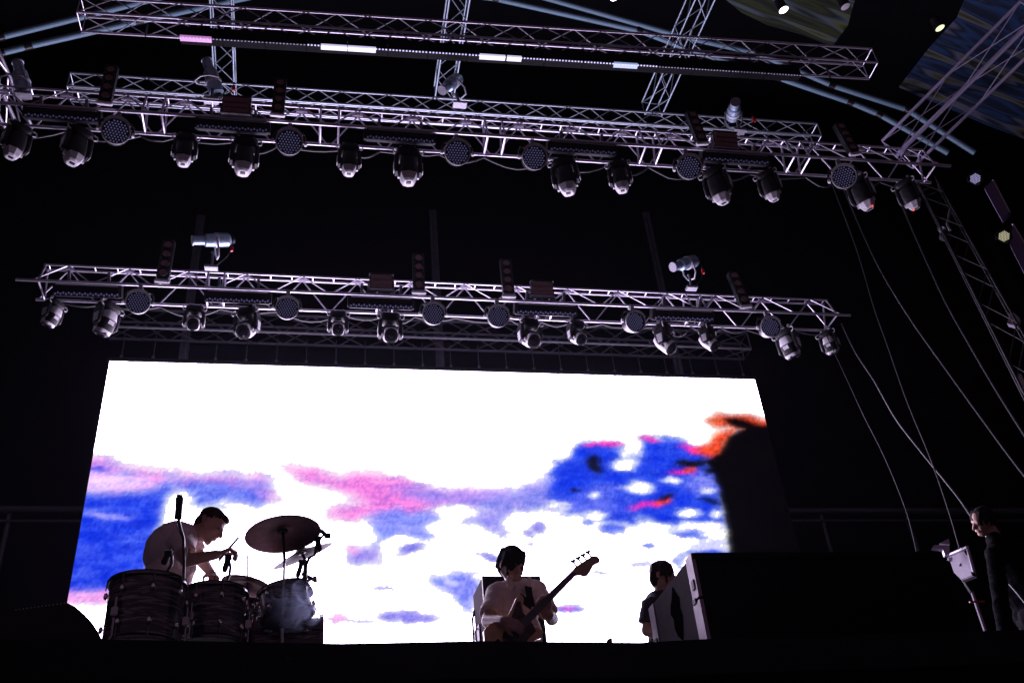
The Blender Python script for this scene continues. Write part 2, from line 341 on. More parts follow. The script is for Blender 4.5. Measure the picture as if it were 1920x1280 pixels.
# ================================================================== TRUSSES
def box_truss(name, label, p0, p1, s, sec, r=.022, rb=.011, mt=ALU, side=None, group=None, both=True):
    """square four-chord truss from p0 to p1 (centre line)"""
    p0, p1 = Vector(p0), Vector(p1); d = (p1-p0); L = d.length; t = d.normalized()
    sd = Vector(side).normalized() if side else Vector((0, 0, 1)).cross(t).normalized(); up = t.cross(sd).normalized(); sd = up.cross(t)
    T = thing(name, label, 'truss', p0, group); h = s/2
    C = {k: (sd*(k[0]*h)+up*(k[1]*h)) for k in ((-1, -1), (-1, 1), (1, 1), (1, -1))}
    for k in C: bar('chord', p0+C[k], p1+C[k], r, mt, T, p0, 10)
    n = max(1, round(L/sec)); st = L/n; ks = [(-1, -1), (-1, 1), (1, 1), (1, -1)]
    for q in range(4):
        a, b = C[ks[q]], C[ks[(q+1) % 4]]
        for i in range(n):
            m0, m1 = (a, b) if (i+q//2) % 2 == 0 else (b, a)
            bar('brace', p0+t*(i*st)+m0, p0+t*((i+1)*st)+m1, rb, mt, T, p0, 6)
        for e in (0, L): bar('end_strut', p0+t*e+a, p0+t*e+b, rb, mt, T, p0, 6)
    return T
TD, TH, TW = .38, .36, .10; TDU = .30
def rig_truss(name, label, x0, x1, yl, zc, TD=TD):
    """trapezoid lighting truss: twin top chords, front and rear bottom chords, fanned braces"""
    T = thing(name, label, 'truss', (x0, yl, zc)); org = Vector((x0, yl, zc)); ym = yl-TD; yt = yl-TD/2; zt = zc+TH
    bar('bottom_chord', (x0, yl, zc), (x1, yl, zc), .019, ALU, T, org, 10)
    bar('bottom_chord', (x0-.15, ym, zc), (x1+.1, ym, zc), .019, ALU, T, org, 10)
    for s in (-1, 1): bar('top_chord', (x0+.08, yt+s*TW/2, zt), (x1-.08, yt+s*TW/2, zt), .015, ALU, T, org, 10)
    n = round((x1-x0)/2.0); st = (x1-x0)/n
    for i in range(n):
        a = x0+i*st
        for k in range(3):
            xn = a+st*(k+.5)/3
            for s in (-1, 1):
                for yy in (ym, yl): bar('brace', (xn+s*.012, yt+(-TW/2 if yy == ym else TW/2), zt-.01), (xn+s*st*.155, yy, zc), .009, ALU, T, org, 6)
            bar('gusset', (xn-.06, yt, zt-.012), (xn+.06, yt, zt-.012), .016, ALU, T, org, 6)
        for k in range(8):
            xr = a+st*(k+.5)/8; bar('rung', (xr, yt-TW/2, zt), (xr, yt+TW/2, zt), .009, ALU, T, org, 6)
        for e in (.10, st-.10):
            bar('strut', (a+e, yt-TW/2, zt), (a+e, ym, zc), .013, ALU, T, org, 6); bar('strut', (a+e, yt+TW/2, zt), (a+e, yl, zc), .013, ALU, T, org, 6)
            bar('cross_strut', (a+e, ym, zc), (a+e, yl, zc), .013, ALU, T, org, 6)
    return T
YLm = 10.5; ZCm = at(800, 590, y=YLm).z; XM0 = xat(67, YLm, ZCm); XM1 = xat(1560, YLm, ZCm)
YLu = 8.0; ZCu = at(800, 283, y=YLu).z; XU0 = xat(-60, YLu, ZCu); XU1 = xat(1740, YLu, ZCu)
rig_truss('lighting_truss', 'silver lighting truss just above the top edge of the video screen', XM0, XM1, YLm, ZCm)
UTR = rig_truss('lighting_truss', 'long silver lighting truss above and in front of the lower one', XU0, XU1, YLu, ZCu, TDU)
# roof trusses
def edge_truss(name, label, pl, pr, z, s, sec, mt, rc):
    a = at(*pl, z=z); b = at(*pr, z=z); y = (a.y+b.y)/2
    return box_truss(name, label, (a.x, a.y, z), (b.x, b.y, z), s, sec, rc*.85, .007, mt), a, b
edge_truss('roof_truss', 'slim bluish silver box truss right behind the upper lighting truss', (132, 163), (1530, 255), 9.0, .24, .30, mat('cool_aluminium', (.52, .60, .66), .42, .8, .15, 30), .018)
LT, LA, LB = edge_truss('roof_truss', 'box truss carrying a long strip of small lights below it', (152, 27), (1632, 120), 8.9, .27, .36, ALU, .019)
# grey truss that carries the screen
zt_ = at(800, 636, y=12.1).z
SZT = at(800, 628, y=12.1).z
box_truss('screen_truss', 'dull grey box truss from which the video screen hangs', (xat(205, 12.1, SZT), 12.1, SZT), (xat(1398, 12.1, SZT), 12.1, SZT), .30, .40, .022, .011, ALUD)
for i in range(23):
    x = SX0+.12+(SX1-SX0-.24)*i/22
    bar('hanging_wire', (x, .1, SZ1+.05), (x, .1, SZT-.15), .006, STEEL, scr, (0, 0, 0), 6)
    MB().box((x, .1, SZ1+.11), (.035, .03, .11)).build('shackle', STEEL, scr)
# ladders running front to back under the roof
for (a, b, lab) in [((413, -60), (424, 200), 'narrow roof truss running to the back above the drummer'), ((868, -60), (832, 175), 'narrow roof truss running to the back above the bass player'), ((1340, -60), (1222, 205), 'narrow roof truss running to the back above the road case')]:
    p0 = at(*a, z=9.9); p1 = at(*b, z=9.9)
    box_truss('roof_truss', lab, p0, p1, .26, .34, .013, .007, mat('cool_dull_aluminium', (.30, .38, .44), .45, .7, .15, 30))
# raking side trusses
zz = ZCu+.45
box_truss('side_truss', 'wide truss rising outwards from the end of the upper lighting truss, beside the streaked banner', at(1682, 290, z=zz), at(1945, 30, z=zz+.5), .36, 1.3, .020, .006, mat('lilac_tube', (.62, .56, .78), .4, .3, .2, 12))
box_truss('side_truss', 'wide truss rising outwards from the end of the upper lighting truss, above the drum kit', at(28, 255, z=zz), at(-70, 40, z=zz+.3), .30, .6, .022, .010, ALU)
# arched roof ribs
def rib(name, label, pxs, y, rad, mt):
    P = [at(a, b, y=y) for a, b in pxs]; o = P[0]; T = thing(name, label, 'roof rib', o)
    for i in range(len(P)-1):
        bar('tube', P[i], P[i]+(P[i+1]-P[i])*.985, rad, mt, T, o, 12)
        if 0 < i: bar('joint', P[i]-(P[i+1]-P[i]).normalized()*.05, P[i]+(P[i+1]-P[i]).normalized()*.05, rad*1.25, BLKM, T, o, 12)
    return T
rib('roof_rib', 'outer arched tube tinted by pale blue light under the roof skin', [(-120, 100), (0, 70), (170, 28), (400, -30), (700, -70), (1000, -10), (1285, 88-18), (1420, 100), (1560, 160), (1700, 205), (1830, 288)], 9.4, .044, CYANLIT)
rib('roof_rib', 'inner arched tube tinted by pale blue light under the roof skin, just below its twin', [(-120, 130), (0, 100), (52, 87), (260, 40), (480, -8), (700, -35), (930, -2), (1200, 58), (1290, 92), (1460, 146), (1595, 192), (1650, 215), (1780, 288)], 9.35, .044, CYANLIT)
# backdrop posts and rails
for a, b, lab in [((376, 405), (341, 690), 'faint grey upright post behind the screen on the drummer\'s side'), ((808, 395), (826, 700), 'faint grey upright post behind the middle of the screen'), ((1216, 400), (1277, 715), 'faint grey upright post behind the screen above the road case')]:
    p = at(*b, y=13.1); q = at(*a, y=13.1); T = thing('upright_post', lab, 'post', (p.x, 13.1, 0), 'posts of the back wall')
    MB().box((0, 0, q.z/2), (.13, .06, q.z)).build('post_body', STEEL, T, smooth=False); MB().box((0, -.045, q.z/2), (.03, .03, q.z-.1)).build('web', STEEL, T, smooth=False)
zr = at(75, 955, y=12.9).z
T = thing('scaffold_rail', 'grey horizontal scaffold rail crossing the back wall behind the screen', 'rail', (0, 12.9, zr))
bar('rail', (-8, 12.9, zr), (13, 12.9, zr), .05, STEEL, T, (0, 12.9, zr), 10); bar('rail', (-8, 12.9, zr-.16), (13, 12.9, zr-.16), .018, STEEL, T, (0, 12.9, zr), 8)
for px in (18, 1540, 1700):
    x = xat(px, 12.9, zr); bar('post', (x, 12.95, 0), (x, 12.95, zr), .035, STEEL, T, (0, 12.9, zr), 10)
# ================================================================== FIXTURES
def sup(prof, n=20, e=.58):
    """loft of rounded-rectangle sections: (z, half width x, half width y, offset y)"""
    vs = []; fs = []
    for z, a, b, oy in prof:
        for k in range(n):
            t = 2*math.pi*k/n; c, s = math.cos(t), math.sin(t)
            vs.append((a*math.copysign(abs(c)**e, c), oy+b*math.copysign(abs(s)**e, s), z))
    for j in range(len(prof)-1):
        for k in range(n):
            k2 = (k+1) % n; fs.append((j*n+k, j*n+k2, (j+1)*n+k2, (j+1)*n+k))
    fs += [tuple(range(n-1, -1, -1)), tuple((len(prof)-1)*n+k for k in range(n))]
    return MB().add(vs, fs)
def moving_head(kind):
    T = thing('moving_head_light', '-', 'stage light')
    for s in (-1, 1): MB().box((s*.11, 0, -.03), (.05, .07, .12)).build('clamp', ALUD, T, bevel=.008)
    b = sup([(-.08, .15, .12, 0), (-.10, .19, .155, 0), (-.17, .19, .155, 0), (-.20, .15, .13, 0), (-.215, .10, .10, 0)]).build('base', BLACK, T)
    for s in (-1, 1):
        MB().path([(s*.185, -.10, -.10), (s*.235, -.11, -.115), (s*.245, -.115, -.15), (s*.235, -.11, -.185), (s*.185, -.10, -.195)], .011).build('handle', CASTG, b)
    for s in (-1, 1):
        ol = [(-.10, -.19), (.10, -.19), (.095, -.30), (.075, -.46), (.05, -.50), (-.05, -.50), (-.075, -.46), (-.095, -.30)]
        a = MB().prism(ol, (s*.185, 0, 0), (0, 1, 0), (0, 0, 1), (1, 0, 0), .062, .12).build('yoke_arm', DKG, T)
        MB().prism([(-.055, -.31), (.055, -.31), (.045, -.47), (-.045, -.47)], (s*.222, 0, 0), (0, 1, 0), (0, 0, 1), (1, 0, 0), .014).build('arm_cover', CASTG, a, smooth=False, bevel=.004)
    h = None
    if kind == 'tail':
        h = sup([(.20, .085, .085, 0), (.17, .125, .12, 0), (.02, .14, .135, 0), (-.10, .14, .135, 0), (-.115, .135, .13, 0)]).build('head', DKG, T, (0, 0, -.42))
        sup([(-.112, .143, .138, 0), (-.14, .14, .132, 0), (-.22, .10, .105, 0), (-.245, .075, .075, 0)], 8, .6).build('rear_cover', CASTG, h, smooth=False, bevel=.006)
        MB().box((0, -.02, -.249), (.075, .05, .012)).build('vent', DKG, h, bevel=.003)
        MB().lathe([(.08, 0), (.06, .012)], (0, 0, .20)).build('lens', LENS, h)
        for s in (-1, 1): MB().box((s*.15, 0, -.12), (.035, .05, .07)).build('pivot_cap', CASTG, h, bevel=.008)
    else:
        h = sup([(.22, .075, .07, 0), (.20, .10, .095, 0), (.08, .135, .13, 0), (-.10, .135, .13, 0), (-.17, .12, .118, 0)]).build('head', CASTG, T, (0, 0, -.42))
        MB().lathe([(.122, -.150), (.122, -.185), (.082, -.195), (.08, -.18)], n=24).build('front_bezel', BLACK, h)
        MB().lathe([(.079, -.183), (.06, -.192), (.03, -.197), (.002, -.199)], n=24).build('lens', LENS, h)
        sup([(.07, .139, .12, -.012), (.06, .14, .13, -.012), (-.10, .139, .13, -.012), (-.115, .13, .12, -.012)]).build('black_shroud', BLACK, h)
        MB().box((0, -.137, .02), (.12, .014, .07)).build('display_panel', CASTG, h, bevel=.004)
        for s in (-1, 1): MB().box((s*.15, 0, -.10), (.035, .05, .08)).build('pivot_cap', CASTG, h, bevel=.008)
    return T
class Proto:
    def __init__(s, t): s.t = t; s.used = False
    def get(s):
        if not s.used: s.used = True; return s.t
        return copy_tree(s.t)
MH = {k: Proto(moving_head(k)) for k in ('tail', 'lens')}
def hang_heads(lst, kind, y, z, line, grp):
    for i, (px, sc, tilt, pan) in enumerate(lst):
        T = MH[kind].get(); T.location = (xat(px, y, z), y, z); T.scale = (sc*.68, sc*.74, sc*.76); T.rotation_euler = (0, 0, R_(pan))
        for c in T.children:
            if c.name.split('.')[0] == 'head': c.rotation_euler = (R_(tilt), 0, 0)
        T['label'] = f"{ORD[i]} moving head light from the drummer's end of the {line} lighting truss"; T['group'] = grp
hang_heads([(37, .92, 12, 40), (150, 1.0, 8, 38), (350, .86, 6, 6), (461, 1.02, 4, 8), (655, .86, 6, 2), (764, 1.04, 2, 0), (1055, 1.05, 8, -28), (1156, .9, 4, -22), (1335, 1.06, 18, -46), (1432, .88, 20, -44), (1600, 1.0, 22, -55), (1688, .9, 22, -55)], 'tail', YLu-.02, ZCu-.01, 'upper', 'moving heads on the upper truss')
hang_heads([(104, .84, 30, 58), (205, 1.04, 24, 52), (367, .86, -48, 4), (466, 1.05, -40, -22), (634, .86, -46, 2), (731, 1.04, -46, 2), (990, 1.05, -44, 14), (1078, .88, -42, 20), (1240, 1.06, -34, 44), (1322, .9, -36, 42), (1470, 1.05, 24, -58), (1548, .86, 24, -50)], 'lens', YLm-.02, ZCm-.01, 'lower', 'moving heads on the lower truss')
def wash_light():
    T = thing('wash_light', '-', 'stage light')
    MB().box((0, 0, -.03), (.06, .07, .12)).build('clamp', ALUD, T, bevel=.008)
    y = MB()
    y.path([(-.19, 0, -.30), (-.195, 0, -.20), (-.16, 0, -.11), (-.06, 0, -.085), (.06, 0, -.085), (.16, 0, -.11), (.195, 0, -.20), (.19, 0, -.30)], .016)
    y.build('yoke', BLKM, T)
    for s in (-1, 1): MB().lathe([(.032, 0), (.026, .03)], (s*.19, 0, -.29), (s, 0, 0)).build('tilt_knob', CASTG, T)
    # can looks along -y before tilting
    c = MB().lathe([(.09, .20), (.13, .19), (.155, .10), (.165, 0), (.165, -.05), (.158, -.055), (.150, -.04), (.150, .0)], (0, 0, 0), (0, 1, 0), 32).build('can', BLKM, T, (0, 0, -.29))
    MB().lathe([(.164, -.048), (.172, -.048), (.172, -.062), (.156, -.062), (.156, -.048)], (0, 0, 0), (0, 1, 0), 32, caps=False).build('rim', CASTG, c)
    ar = [R_(a) for a in range(28, 153, 8)]
    MB().prism([(.186*math.cos(a), .186*math.sin(a)) for a in ar]+[(.157*math.cos(a), .157*math.sin(a)-.012*math.sin(a)) for a in ar[::-1]], (0, -.067, 0), (1, 0, 0), (0, 0, 1), (0, 1, 0), .008).build('rim_glint', CASTG, c, smooth=False)  # backlight on the top of the rim, put in as a light grey crescent
    MB().lathe([(.152, -.006), (.152, .004)], (0, 0, 0), (0, 1, 0), 32).build('led_board', BLACK, c)
    q = MB()
    for i in range(-4, 5):
        for j in range(-4, 5):
            x = .037*(i+.5*(j % 2)); zz = .032*j
            if math.hypot(x, zz) < .138: q.lathe([(.0105, -.008), (.0095, -.022), (.004, -.028)], (x, 0, zz), (0, 1, 0), 8)
    tag(q.build('led_lenses', LEDL, c), kind='stuff')
    return T
WP = Proto(wash_light())
def hang_wash(lst, y, z, line):
    for i, (px, tilt, pan) in enumerate(lst):
        T = WP.get(); T.location = (xat(px, y, z), y, z); T.rotation_euler = (0, 0, R_(pan)); T.scale = (.84,)*3
        for c in T.children:
            if c.name.split('.')[0] == 'can': c.rotation_euler = (R_(tilt), 0, 0)
        T['label'] = f"{ORD[i]} round black wash light from the drummer's end of the {line} lighting truss"; T['group'] = f'wash lights on the {line} truss'
hang_wash([(222, 30, 14), (544, 32, 4), (855, 34, 0), (997, 34, 0), (1283, 32, -16), (1568, 28, -30)], YLu-TDU-.06, ZCu-.13, 'upper')
hang_wash([(264, 26, 6), (540, 26, 4), (811, 26, 2), (931, 26, 0), (1184, 26, 8), (1436, 24, -6)], YLm-TD-.06, ZCm-.07, 'lower')
def led_bar():
    T = thing('led_bar', '-', 'led bar'); L = .98
    MB().box((0, 0, 0), (L, .14, .17)).build('housing', BLKM, T, bevel=.012)
    MB().box((0, -.074, -.055), (L-.03, .012, .055)).build('led_window', BLACK, T, smooth=False)
    q = MB()
    for i in range(24):
        q.box((-.46+.04*i, -.083, -.055+(.007 if i % 2 else -.007)), (.024, .008, .022))
    tag(q.build('led_row', LEDB, T), kind='stuff')
    MB().box((0, -.076, .045), (L-.06, .006, .008)).build('trim_line', CASTG, T, smooth=False)
    for s in (-1, 1): MB().box((s*(L/2+.012), 0, 0), (.02, .12, .15)).build('end_plate', BLKM, T, bevel=.004)
    for s in (-1, 1): MB().box((s*.3, .02, .14), (.04, .05, .13)).build('bracket', ALUD, T, bevel=.004)
    return T
LBP = Proto(led_bar())
def hang_bars(lst, y, z, line):
    for i, (pa, pb) in enumerate(lst):
        T = LBP.get(); xa, xb = xat(pa, y, z), xat(pb, y, z); T.location = ((xa+xb)/2, y, z); T.scale = ((xb-xa)/1.0, 1.0, .85) if line == 'upper' else ((xb-xa)/1.0, 1.1, 1.1); T.rotation_euler = (R_(34), 0, 0)
        T['label'] = f"{ORD[i]} black LED bar from the drummer's end of the {line} lighting truss"; T['group'] = f'led bars on the {line} truss'
hang_bars([(45, 188), (367, 505), (684, 815), (1026, 1152), (1313, 1436)], YLu-TDU*.72, ZCu-.02, 'upper')
hang_bars([(102, 228), (385, 508), (653, 775), (965, 1080), (1222, 1335)], YLm-TD*.70, ZCm-.02, 'lower')
def blinder():
    T = thing('blinder_light', '-', 'stage light'); 
    MB().box((0, .03, .31), (.165, .11, .60)).build('frame', BLKM, T, bevel=.012)
    for i in range(4):
        z = .09+.145*i
        l = MB().lathe([(.066, -.03), (.062, -.045), (.05, -.032), (.0505, -.028)], (0, 0, z), (0, 1, 0), 24, caps=False).build('lamp_ring', DKG, T)
        MB().lathe([(.058, -.028), (.05, -.022), (.03, -.012), (.012, -.01), (.010, -.024), (.002, -.026)], (0, 0, z), (0, 1, 0), 24).build('lamp', BRWN, l)
    MB().box((0, .02, -.02), (.20, .06, .05)).build('clamp', CASTG, T, bevel=.01)
    return T
BP = Proto(blinder())
def put_blinders(lst, y, z, line, dz):
    for i, (px, tx, ty) in enumerate(lst):
        T = BP.get(); T.location = (xat(px, y, z), y, z+dz); T.rotation_euler = (R_(tx), R_(ty), 0); T.scale = (.8, .8, .74) if line == 'upper' else (.92, .92, .92)
        T['label'] = f"{ORD[i]} upright four-lamp blinder from the drummer's end of the {line} lighting truss"; T['group'] = f'blinders on the {line} truss'
put_blinders([(194, 14, 4), (520, 12, 2), (1316, 8, -10), (1600, 6, -14)], YLu-TDU-.10, ZCu, 'upper', .02)
put_blinders([(303, 8, 3), (786, 6, 0), (955, 4, -1), (1400, 2, -8)], YLm-TD-.07, ZCm, 'lower', .05)
def flood():
    T = thing('flood_light', '-', 'stage light')
    MB().box((0, .05, 0), (.30, .12, .21)).build('housing', BLKM, T, bevel=.015)
    MB().box((0, -.013, .0), (.275, .012, .185)).build('front_glass', BRWN, T, smooth=False, bevel=.003)
    for z in (-.03, .03): MB().tube((-.12, -.022, z), (.12, -.022, z), .009).build('lamp_tube', BRWN, T)
    for z in (-.108, .108): MB().box((0, .03, z), (.31, .10, .012)).build('frame_rail', CASTG if z < 0 else DKG, T, smooth=False)
    MB().path([(-.16, .05, 0), (-.165, .05, -.15), (.165, .05, -.15), (.16, .05, 0)], .010).build('yoke', ALUD, T)
    return T
FP = Proto(flood())
for px, py, y, lab in [(443, 198, YLu-TDU-.06, "brownish rectangular flood light above the upper truss on the drummer's side"), (1361, 263, YLu-TDU-.06, 'brownish rectangular flood light above the upper truss over the road case'), (715, 528, YLm-TD-.06, "brownish rectangular flood light on the lower truss nearer the drummer"), (1017, 541, YLm-TD-.06, 'brownish rectangular flood light on the lower truss above the bass player')]:
    T = FP.get(); T.location = at(px, py, y=y); T.rotation_euler = (R_(16), 0, 0); tag(T, lab, 'stage light', 'flood lights on the trusses')
SIL = mat('blue_grey_casing', (.34, .46, .58), .3, .5, .15, 20)
def profile_spot():
    T = thing('profile_spot', '-', 'stage light')
    b = MB().lathe([(.045, -.26), (.06, -.25), (.062, -.12), (.085, -.10), (.095, .10), (.09, .19), (.06, .22)], (0, 0, 0), (1, 0, 0), 20).build('barrel', SIL, T)
    MB().lathe([(.07, -.27), (.07, -.255)], (0, 0, 0), (1, 0, 0), 20).build('gel_frame', ALUD, b)
    MB().lathe([(.097, .02), (.10, .03), (.10, .05), (.097, .06)], (0, 0, 0), (1, 0, 0), 20).build('body_ring', CASTG, b)
    MB().lathe([(.055, .22), (.065, .24), (.05, .27)], (0, 0, 0), (1, 0, 0), 16).build('lamp_cap', BLACK, b)
    MB().path([(.03, -.11, 0), (.03, -.115, -.16), (.03, -.06, -.24), (.03, .06, -.24), (.03, .115, -.16), (.03, .11, 0)], .013).build('yoke', ALUD, T)
    return T
SP = Proto(profile_spot())
def spot(px, py, y, rot, foot, lab, red=True, sc=1.0):
    T = SP.get(); p = at(px, py, y=y); T.location = p; T.scale = (sc,)*3; T.rotation_euler = [R_(a) for a in rot]; tag(T, lab, 'stage light', 'profile spots above the trusses')
    f = at(*foot, y=y)
    S = thing('spot_bracket', 'post under the '+lab.replace(' grey', '').replace(', almost in the dark', '').replace('at the very end of', 'ending'), 'bracket', f)
    MB().path([(0, 0, 0), (p-f)*.5+Vector((.01, 0, 0)), (p-f)-Vector((0, 0, .20))], .018).build('post', STEEL, S)
    MB().box((0, 0, 0), (.16, .10, .04)).build('foot', ALUD, S, bevel=.006)
    if red:
        q = p-f+Vector((.24, 0, -.13)); MB().path([q+Vector((0, 0, .10)), q, q+Vector((-.05, 0, -.14)), Vector((.05, 0, .03))], .007).build('cable', DKG, S)
        MB().box(q, (.035, .035, .085)).build('plug', RED, S, bevel=.005)
spot(400, 450, YLm-.2, (20, -14, 10), (396, 502), "blue grey profile spot on the lower truss above the drummer's side")
spot(1285, 494, YLm-.2, (24, -28, 14), (1297, 540), 'blue grey profile spot on the lower truss above the road case')
spot(398, 148, YLu-.1, (10, 60, 50), (396, 188), "profile spot on the upper truss above the drummer", True, .9)
spot(846, 157, YLu-.1, (10, -55, 20), (862, 196), 'profile spot on the upper truss above the middle of the screen', False, .85)
spot(1376, 208, YLu-.1, (10, -20, 70), (1386, 246), 'profile spot on the upper truss above the road case, almost in the dark', True, .9)
spot(40, 150, YLu-.1, (10, 70, 30), (44, 178), 'profile spot at the very end of the upper truss on the drummer\'s side', False, .9)
def power_cable(label, x0, x1, y, z, seed):
    rs = random.Random(seed); P = []; x = x0
    while x < x1:
        L_ = rs.uniform(.35, .8); dpt = rs.uniform(.03, .16)
        for k in range(6): P.append(Vector((x+L_*k/6-x0, rs.uniform(-.006, .006), -dpt*math.sin(math.pi*k/6))))
        x += L_
    tag(MB().path(P, .010, 6).build('power_cable', mat('rubber_cable', (.03, .03, .034), .5, 0, .3, 20), None, (x0, y, z)), label, 'cable')
power_cable('dark power cable looped along the lower lighting truss', XM0+.3, XM1-.3, YLm+.03, ZCm-.02, 4)
power_cable('dark power cable looped along the upper lighting truss', XU0+.3, XU1-.3, YLu+.03, ZCu-.02, 5)
_a, _b = at(57, 252, z=ZCu), at(1543, 343, z=ZCu); KU = (_b.y-_a.y)/(_b.x-_a.x); XC = at(800, 283, z=ZCu).x
UTR.location.y += KU*(UTR.location.x-XC); UTR.rotation_euler.z = math.atan(KU)
for o_ in list(col.objects):
    if o_.parent is None and 'of the upper lighting truss' in str(o_.get('label', '')) and o_.name.split('.')[0] in ('moving_head_light', 'wash_light', 'led_bar', 'blinder_light'):
        o_.location.y += KU*(o_.location.x-XC)
    if o_.name.startswith('power_cable') and 'upper' in str(o_.get('label', '')):
        o_.location.y += KU*(o_.location.x-XC); o_.rotation_euler.z = math.atan(KU)
# LED strip battens below the front roof truss
SA, SB = at(338, 68, z=8.62), at(1500, 140, z=8.62)
n = 16; dv = (SB-SA)/n; tdir = dv.normalized()
PNK = mat('lit_pink_led', (.5, .3, .5), .4, emis=(.75, .32, .78), es=.55); WLT = mat('lit_white_led', (.6, .6, .6), .4, emis=(.72, .68, 1.), es=.8); BLT = mat('lit_blue_led', (.4, .5, .6), .4, emis=(.45, .6, 1.), es=.55)
lit = {0: (0, .75, PNK), 3: (.35, 1, WLT), 4: (0, .70, WLT), 7: (.3, .97, WLT), 8: (0, .38, WLT), 11: (-.2, .45, BLT)}
rot = Matrix((tdir, Vector((0, 0, 1)).cross(tdir).normalized(), tdir.cross(Vector((0, 0, 1)).cross(tdir)).normalized())).transposed()
LBR = mat('strip_dot', (.7, .7, .85), .2, emis=(.62, .58, 1.), es=.9)
SHADE = mat('matt_black', (.004, .004, .005), .8, 0, .3, 20, spec=.15)
for i in range(n):
    o = SA+dv*(i+.5); L = dv.length*.985
    T = thing('led_strip_batten', f'{ORD[i] if i < 13 else ["fourteenth", "fifteenth", "sixteenth"][i-13]} black LED strip batten from the drummer\'s end, under the front roof truss', 'led strip', o, 'led strip battens under the front roof truss')
    T.rotation_mode = 'QUATERNION'; T.rotation_quaternion = rot.to_quaternion()
    MB().box((0, .03, .055), (L, .12, .17)).build('housing', SHADE, T, smooth=False)
    MB().box((0, -.015, -.045), (L, .055, .03)).build('lens_cover', SHADE, T, smooth=False)
    q = MB(); nd = 12
    for k in range(nd): q.ell((L*(-.5+(k+.5)/nd), -.036, -.058), (.013, .010, .010), None, 8, 6)
    tag(q.build('led_row', LBR if 3 <= i < 12 else LEDW, T), kind='stuff')
    if i in lit:
        a, b, mt = lit[i]; MB().box((L*((a+b)/2-.5), -.014, -.0485), (L*(b-a), .064, .030)).build('lit_segment', mt, T, smooth=False)
for i in range(10):
    p = LA+(LB-LA)*((i+.8)/10.5); bar('drop_hanger', p-Vector((0, 0, .1)), p-Vector((0, 0, .1))+(SA+(SB-SA)*0-SA)+Vector((0, 0, -.22)), .012, BLKM, LT, LT.location, 6)
# lit par cans and the roof banners with streaks in the base colour
def par_can(px, py, z, aim, label, colr, es, watts, spotc):
    p = at(px, py, z=z); aim = p+Vector((.25, .1, -1)); T = thing('par_can', label, 'stage light', p); T.scale = (.7, .7, .7); d = (aim-p).normalized()
    c = MB().lathe([(.06, -.26), (.085, -.24), (.095, 0), (.10, .0), (.10, .015)], (0, 0, 0), d, 20).build('can', BLKM, T)
    MB().lathe([(.092, .016), (.06, .026), (.002, .03)], (0, 0, 0), d, 20).build('lens', mat('lit_lens_'+colr[0], (.6, .6, .6), .3, emis=colr[1], es=es), T)
    MB().path([(-.11, 0, 0), (-.115, 0, .16), (.115, 0, .16), (.11, 0, 0)], .01).build('yoke', BLKM, T)
    if watts:
        l = bpy.data.lights.new('lamp_light', 'SPOT'); l.energy = watts; l.color = spotc; l.spot_size = R_(100); l.spot_blend = .8; l.shadow_soft_size = .08
        lo = link('lamp_light', l, T, d*.06); lo.rotation_mode = 'QUATERNION'; lo.rotation_quaternion = d.to_track_quat('-Z', 'Y')
STK = bpy.data.materials.new('coloured_streaks'); STK.use_nodes = True; nt = STK.node_tree; b = nt.nodes['Principled BSDF']; b.inputs['Roughness'].default_value = .8
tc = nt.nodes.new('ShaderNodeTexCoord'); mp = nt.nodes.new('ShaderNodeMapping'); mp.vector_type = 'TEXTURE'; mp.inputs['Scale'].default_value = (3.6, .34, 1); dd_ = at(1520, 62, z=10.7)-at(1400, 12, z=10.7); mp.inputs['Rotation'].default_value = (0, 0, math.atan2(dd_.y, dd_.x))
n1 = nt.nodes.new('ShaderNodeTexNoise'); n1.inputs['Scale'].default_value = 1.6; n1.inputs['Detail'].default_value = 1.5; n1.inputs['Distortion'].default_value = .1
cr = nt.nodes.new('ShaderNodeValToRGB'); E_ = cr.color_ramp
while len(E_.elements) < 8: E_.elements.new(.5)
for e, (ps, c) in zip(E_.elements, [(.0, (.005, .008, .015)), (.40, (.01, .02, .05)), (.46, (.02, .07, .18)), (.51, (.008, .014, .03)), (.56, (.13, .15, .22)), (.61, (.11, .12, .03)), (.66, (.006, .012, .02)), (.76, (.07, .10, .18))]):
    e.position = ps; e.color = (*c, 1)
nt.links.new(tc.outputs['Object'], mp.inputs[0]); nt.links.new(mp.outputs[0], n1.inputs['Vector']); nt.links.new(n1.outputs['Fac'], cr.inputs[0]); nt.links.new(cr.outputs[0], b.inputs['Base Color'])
STG = STK.copy(); STG.name = 'green_streaks'
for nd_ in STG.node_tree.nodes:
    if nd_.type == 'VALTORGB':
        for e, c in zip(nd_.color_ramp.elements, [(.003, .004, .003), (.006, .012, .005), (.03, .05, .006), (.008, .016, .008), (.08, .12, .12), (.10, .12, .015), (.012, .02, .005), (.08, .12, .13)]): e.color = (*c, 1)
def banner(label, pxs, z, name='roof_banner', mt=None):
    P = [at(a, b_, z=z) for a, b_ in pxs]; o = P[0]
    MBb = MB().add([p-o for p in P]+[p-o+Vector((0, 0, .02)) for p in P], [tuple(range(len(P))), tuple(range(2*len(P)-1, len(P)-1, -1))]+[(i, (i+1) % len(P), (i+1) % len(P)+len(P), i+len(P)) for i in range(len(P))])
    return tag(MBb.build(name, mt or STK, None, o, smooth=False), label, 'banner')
banner('blue and yellow streaked banner under the roof behind the side truss', [(1686, 165), (1740, 95), (1795, 35), (1822, -30), (2000, -40), (2000, 290), (1850, 235)], 10.6)
banner('green streaked banner under the roof above the end of the strip of lights', [(1290, -60), (1625, -60), (1600, 10), (1590, 48), (1560, 88), (1505, 66), (1440, 48), (1390, 24)], 10.7, mt=STG)
